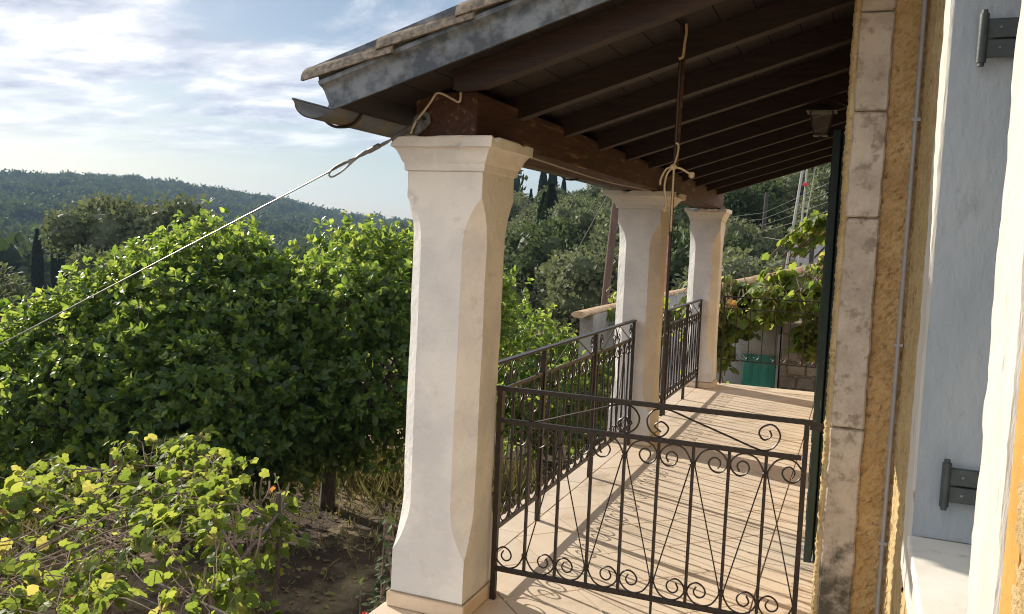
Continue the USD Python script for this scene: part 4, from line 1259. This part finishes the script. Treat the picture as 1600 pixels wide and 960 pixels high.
# single trees
plant_tree('olive', -39.2, 36.6, 1.42, 'grey green olive tree rising behind the left end of the big leafy crown', z=-3.6)
plant_tree('olive', -37.4, 38.8, 1.48, 'rounded olive tree standing just right of its twin, above the big leafy crown', z=-3.7)
plant_tree('cypress', -20.75, 58.4, 0.95, 'broad dark cypress standing alone on the slope between the nearest and middle pillars', zscale=0.66, z=-0.4, variants=2)
plant_tree('cypress', -21.35, 58.7, 0.80, 'narrower cypress touching the left side of the broad dark cypress', zscale=0.70, z=-0.4, variants=2)
for px_x, px_y, s, lab in ((-44.4, 109.0, .74, 'slender cypress against the sky just right of the nearest pillar, leftmost of its row'), (-42.0, 110.0, .58, 'short cypress against the sky, second of the row on the ridge'),
                           (-40.9, 111.6, .92, 'tall cypress against the sky, third of the row on the ridge'), (-39.6, 111.8, .95, 'tallest cypress against the sky, fourth of the row on the ridge'), (-38.2, 112.4, .66, 'cypress at the right end of the row on the ridge')):
    plant_tree('cypress', px_x, px_y, s, lab, variants=2)
for k, (x, y, s, lab) in enumerate(((-79.8, 65.2, 0.74, 'dark cypress clump at the left, below the far wooded hill'), (-78.2, 66.3, 0.80, 'second dark cypress of the clump below the far wooded hill'), (-77.2, 67.3, 0.74, 'dark cypress at the right of the clump below the far hill'))):
    plant_tree('cypress', x, y, s, lab, variants=2, z=-6.6)

# the slope behind the terrace
placed = []
GR_ = 'trees covering the slope behind the terrace'
tries = 0
n_ol = 0
while n_ol < 285 and tries < 20000:
    tries += 1
    az = math.radians(WR.uniform(-27, 4))
    r0 = math.sqrt(WR.uniform(24 ** 2, 152 ** 2))
    x, y = r0 * math.sin(az), r0 * math.cos(az)
    if r0 < 40 and az > math.radians(-6):
        continue
    sep = 3.0 + r0 * 0.012
    if any((x - a) ** 2 + (y - b) ** 2 < sep * sep for a, b in placed):
        continue
    # keep the line of sight to the broad cypress and the ridge cypresses open
    if abs(math.degrees(az) + 19.6) < 1.9 and 40 < r0 < 63:
        continue
    placed.append((x, y))
    kind = 'olive' if WR.random() < 0.62 else 'bush'
    s = WR.uniform(0.72, 1.12) * (0.92 if r0 < 60 else 1.05)
    if r0 > 105:
        s *= 0.75
    plant_tree(kind, x, y, s, 'grey green olive tree on the slope behind the terrace' if kind == 'olive' else 'dark green round tree on the slope behind the terrace',
               GR_ + (', olives' if kind == 'olive' else ', dark ones'), zscale=WR.uniform(0.85, 1.1))
    n_ol += 1
# trees in the dip on the left
placed2 = []
tries = 0
while len(placed2) < 62 and tries < 6000:
    tries += 1
    az = math.radians(WR.uniform(-56, -27))
    r0 = math.sqrt(WR.uniform(26 ** 2, 120 ** 2))
    x, y = r0 * math.sin(az), r0 * math.cos(az)
    if any((x - a) ** 2 + (y - b) ** 2 < (3.4 + r0 * .02) ** 2 for a, b in placed2):
        continue
    if abs(math.degrees(az) + 50) < 1.6 and r0 < 100:
        continue
    placed2.append((x, y))
    kind = 'olive' if r0 < 70 or WR.random() < .4 else 'bush'
    plant_tree(kind, x, y, WR.uniform(.75, 1.1), 'grey olive tree in the dip left of the big leafy tree' if kind == 'olive' else 'dark tree in the dip below the far hill',
               'olive trees in the dip at left' if kind == 'olive' else 'dark trees in the dip at left', zscale=WR.uniform(.85, 1.1))

# the far wood: one mass
wood = UsdGeom.PointInstancer.Define(stage, '/World/far_wood')
tag(wood.GetPrim(), 'dense wood covering the far bluish hill on the left', 'wood', kind='stuff')
targets = []
for i in range(3):
    r = np.random.default_rng(300 + i)
    lumps = [(0, 0, 3.0, 2.0)] + [(math.cos(a) * 1.8, math.sin(a) * 1.8, 2.6 + r.normal() * .9, r.uniform(.9, 1.4)) for a in r.random(6) * 6.28]
    if i == 2:
        lumps = [(0, 0, 1.2 + k * 0.8, 1.25 - k * 0.2) for k in range(6)]
    P, D = crown_points(lumps, 420, 0.7, r)
    V, F = leaf_arrays('diamond', P, unit(D + r.normal(size=P.shape) * .7), unit(D + r.normal(size=P.shape) * .5), r.uniform(.6, 1.1, len(P)))
    cores = []
    for c in lumps:
        s = trimesh.creation.icosphere(1)
        cores.append((np.array(s.vertices) * c[3] * .8 + c[:3], s.faces))
    pth = f'/World/far_wood/{("round_tree", "broad_tree", "pointed_tree")[i]}'
    usdkit.mesh(stage, pth, join(merged(V, F), *cores), M['wood_leaf'] if i < 2 else M['cypress'])
    tint(pth, np.r_[leaf_tint(len(V), 4), np.full(sum(len(c[0]) for c in cores), .1)])
    targets.append(Sdf.Path(pth))
wood.CreatePrototypesRel().SetTargets(targets)
n = 15000
az = np.radians(WR.uniform(-66, -23, n))
r0 = np.sqrt(WR.uniform(120 ** 2, 1190 ** 2, n))
x, y = r0 * np.sin(az), r0 * np.cos(az)
z = ground_z(x, y)
s = (0.7 + 1.7 * WR.random(n) ** 1.8) * np.where(r0 > 500, 1.45, 1.0)
q = WR.uniform(0, 2 * np.pi, n)
wood.CreatePositionsAttr(Vt.Vec3fArray.FromNumpy(np.stack([x, y, z - .5], 1).astype(np.float32)))
wood.CreateProtoIndicesAttr(Vt.IntArray.FromNumpy(WR.choice(3, n, p=[.52, .464, .016]).astype(np.int32)))
wood.CreateScalesAttr(Vt.Vec3fArray.FromNumpy(np.stack([s, s, s * WR.uniform(.8, 1.2, n)], 1).astype(np.float32)))
wood.CreateOrientationsAttr(Vt.QuathArray([Gf.Quath(float(math.cos(a / 2)), 0, 0, float(math.sin(a / 2))) for a in q]))

# ------------------------------------------------------------------ walls, poles, sheds beyond the terrace
gw = thing('garden_wall', 'low grey rendered garden wall with clay tile coping behind the side railings', 'wall', (-4.2, 20, -2.6))
part(gw, 'wall', box(-4.25, -4.02, 13.65, 30, -3.2, 0.46), M['render'])
for i in range(40):
    y = 13.15 + i * 0.42
    ct = tube([(-4.13 + .02 * WR.normal(), y, 0.485), (-4.13, y + .44, 0.495)], (0.13, 0.115), 10)
    part(gw, 'coping_tile', (ct[0] * [1, 1, 0.42] + [0, 0, 0.485 * 0.58], ct[1]), M['coping'], smooth=50)

st = thing('stair_wall', 'sloping stone wall with clay tile coping and steps beyond the end railing', 'wall', (-0.9, 14, -1))
for i in range(9):
    x0 = -2.3 + i * 0.36
    zt = 0.95 + 0.27 * (i * 0.36)
    part(st, 'coping_tile', tube([(x0, 14.5, zt), (x0 + .40, 14.5, zt + .105)], (0.075, 0.065), 8), M['coping'], smooth=50)
part(st, 'wall', extrude_y(Polygon([(-2.3, -1.6), (0.9, -1.6), (0.9, 1.72), (-2.3, 0.87)]), 14.42, 14.62), M['render'])
for r0_ in range(9):
    x0 = -1.02 + 0.1 * (r0_ % 2)
    while x0 < 0.6:
        w = WR.uniform(0.2, 0.36)
        z0 = -1.2 + r0_ * 0.2
        part(st, 'stone', box(x0 + .008, x0 + w - .008, 13.30, 13.55 + .03 * WR.random(), z0 + .008, z0 + .192, .02), M['rubble'])
        x0 += w
part(st, 'mortar_core', box(-1.0, 0.6, 13.33, 13.7, -1.2, 0.59), M['mortar'])
part(st, 'step', box(-0.98, 0.6, 12.6, 13.29, -0.62, -0.44, .01), M['render'])
part(st, 'step', box(-0.98, 0.6, 12.0, 12.59, -0.9, -0.7, .01), M['rubble'])

sh = thing('teal_door_hut', 'small masonry hut with a teal green door beyond the end railing', 'hut', (-1.3, 13.5, -1.0))
part(sh, 'wall', box(-1.58, -1.04, 13.42, 14.3, -1.5, 0.56), M['render'])
part(sh, 'lintel_slab', box(-1.66, -0.94, 13.30, 14.35, 0.561, 0.63, .008), M['coping'])
part(sh, 'door', box(-1.55, -1.075, 13.375, 13.415, -1.4, 0.06, .004), M['teal'])
for x0 in (-1.43, -1.31, -1.19):
    part(sh, 'door_batten', box(x0, x0 + .012, 13.366, 13.376, -1.39, 0.05), M['teal'])
part(sh, 'door_jamb', box(-1.068, -1.035, 13.33, 13.418, -1.4, 0.40), M['polegrey'])

hb = thing('small_block_house', 'pale grey block building on the slope behind the sunlit vine', 'building', (-1.5, 29.6, 0))
part(hb, 'wall', box(-2.12, 1.6, 29.4, 32, -1.5, 2.15), M['polegrey'])
part(hb, 'roof', box(-2.2, 1.7, 29.3, 32.1, 2.151, 2.24), M['coping'])
part(hb, 'window', box(-1.55, -1.42, 29.385, 29.399, 1.2, 1.9), M['darkpole'])


def pole(name, pts, r, mat, label, cat='pole', extra=None):
    t = thing(name, label, cat, pts[0])
    part(t, 'shaft', tube(pts, r, 8), M[mat], smooth=60)
    if extra:
        extra(t)
    return t


pole('utility_pole', [(-5.22, 18.3, -2.7), (-5.16, 18.35, 0.29), (-5.08, 18.6, 2.75)], 0.085, 'brownpole', 'thick brown wooden pole just left of the middle pillar')
pole('utility_pole', [(-4.13, 19.86, -2.5), (-4.13, 19.86, 0.57), (-4.19, 19.95, 1.85)], 0.06, 'redpaint', 'pole with peeling reddish paint beside the middle pillar')
pole('utility_pole', [(-2.2, 25.0, -1.5), (-1.9, 25.14, 1.24), (-1.66, 25.5, 4.1)], 0.036, 'polegrey', 'pale leaning pole above the sunlit vine')


def redbit(t):
    part(t, 'marker', box(-1.71, -1.58, 26.42, 26.5, 3.47, 3.56, .01), M['reflector'])


pole('utility_pole', [(-1.7, 26.4, -1.5), (-1.67, 26.43, 2.4), (-1.62, 26.58, 4.3)], 0.028, 'polegrey', 'thin pale pole carrying a small red marker, right of the leaning pole', extra=redbit)
pole('utility_pole', [(-3.67, 35.2, -0.5), (-3.66, 35.28, 1.56), (-3.62, 35.5, 3.8)], 0.075, 'darkpole', 'short black pole on the slope right of the farthest pillar')
for k in range(4):
    dz = 0.22 * k
    solo('power_line', tube([(-5.9, 41, 2.95 - dz * 1.4), (-3.66, 35.3, 3.0 - dz * 1.1), (-1.8, 25.4, 3.05 - dz), (1.5, 12.0, 3.6 - dz)], 0.0035, 4), M['polegrey'], 'thin pale power line strung between the poles on the slope', 'wire', group='power lines between the poles')
solo('power_line', tube([(-3.66, 35.3, 2.05), (-1.85, 25.3, 1.85)], 0.006, 4), M['polegrey'], 'single lower wire from the short black pole to the leaning pole', 'wire')
solo('hanging_wire', tube([(-1.38, 26.5, 4.3), (-1.46, 26.5, 3.4), (-1.52, 26.5, 2.9), (-1.58, 26.4, 2.2)], 0.012, 4), M['polegrey'], 'loose wire hanging right of the pole with the red marker', 'wire')

# ------------------------------------------------------------------ haze
haze = usdkit.material(stage, '/World/Looks/haze', {'v': ('principled_volume', {'color': (0.50, 0.70, 1.0), 'density': 0.00021, 'anisotropy': 0.0})}, volume='v.volume')
solo('haze', box(-2700, 2700, -2700, 2700, -90, 130), haze, 'thin blue haze over the valley and hills', 'haze', kind='stuff')
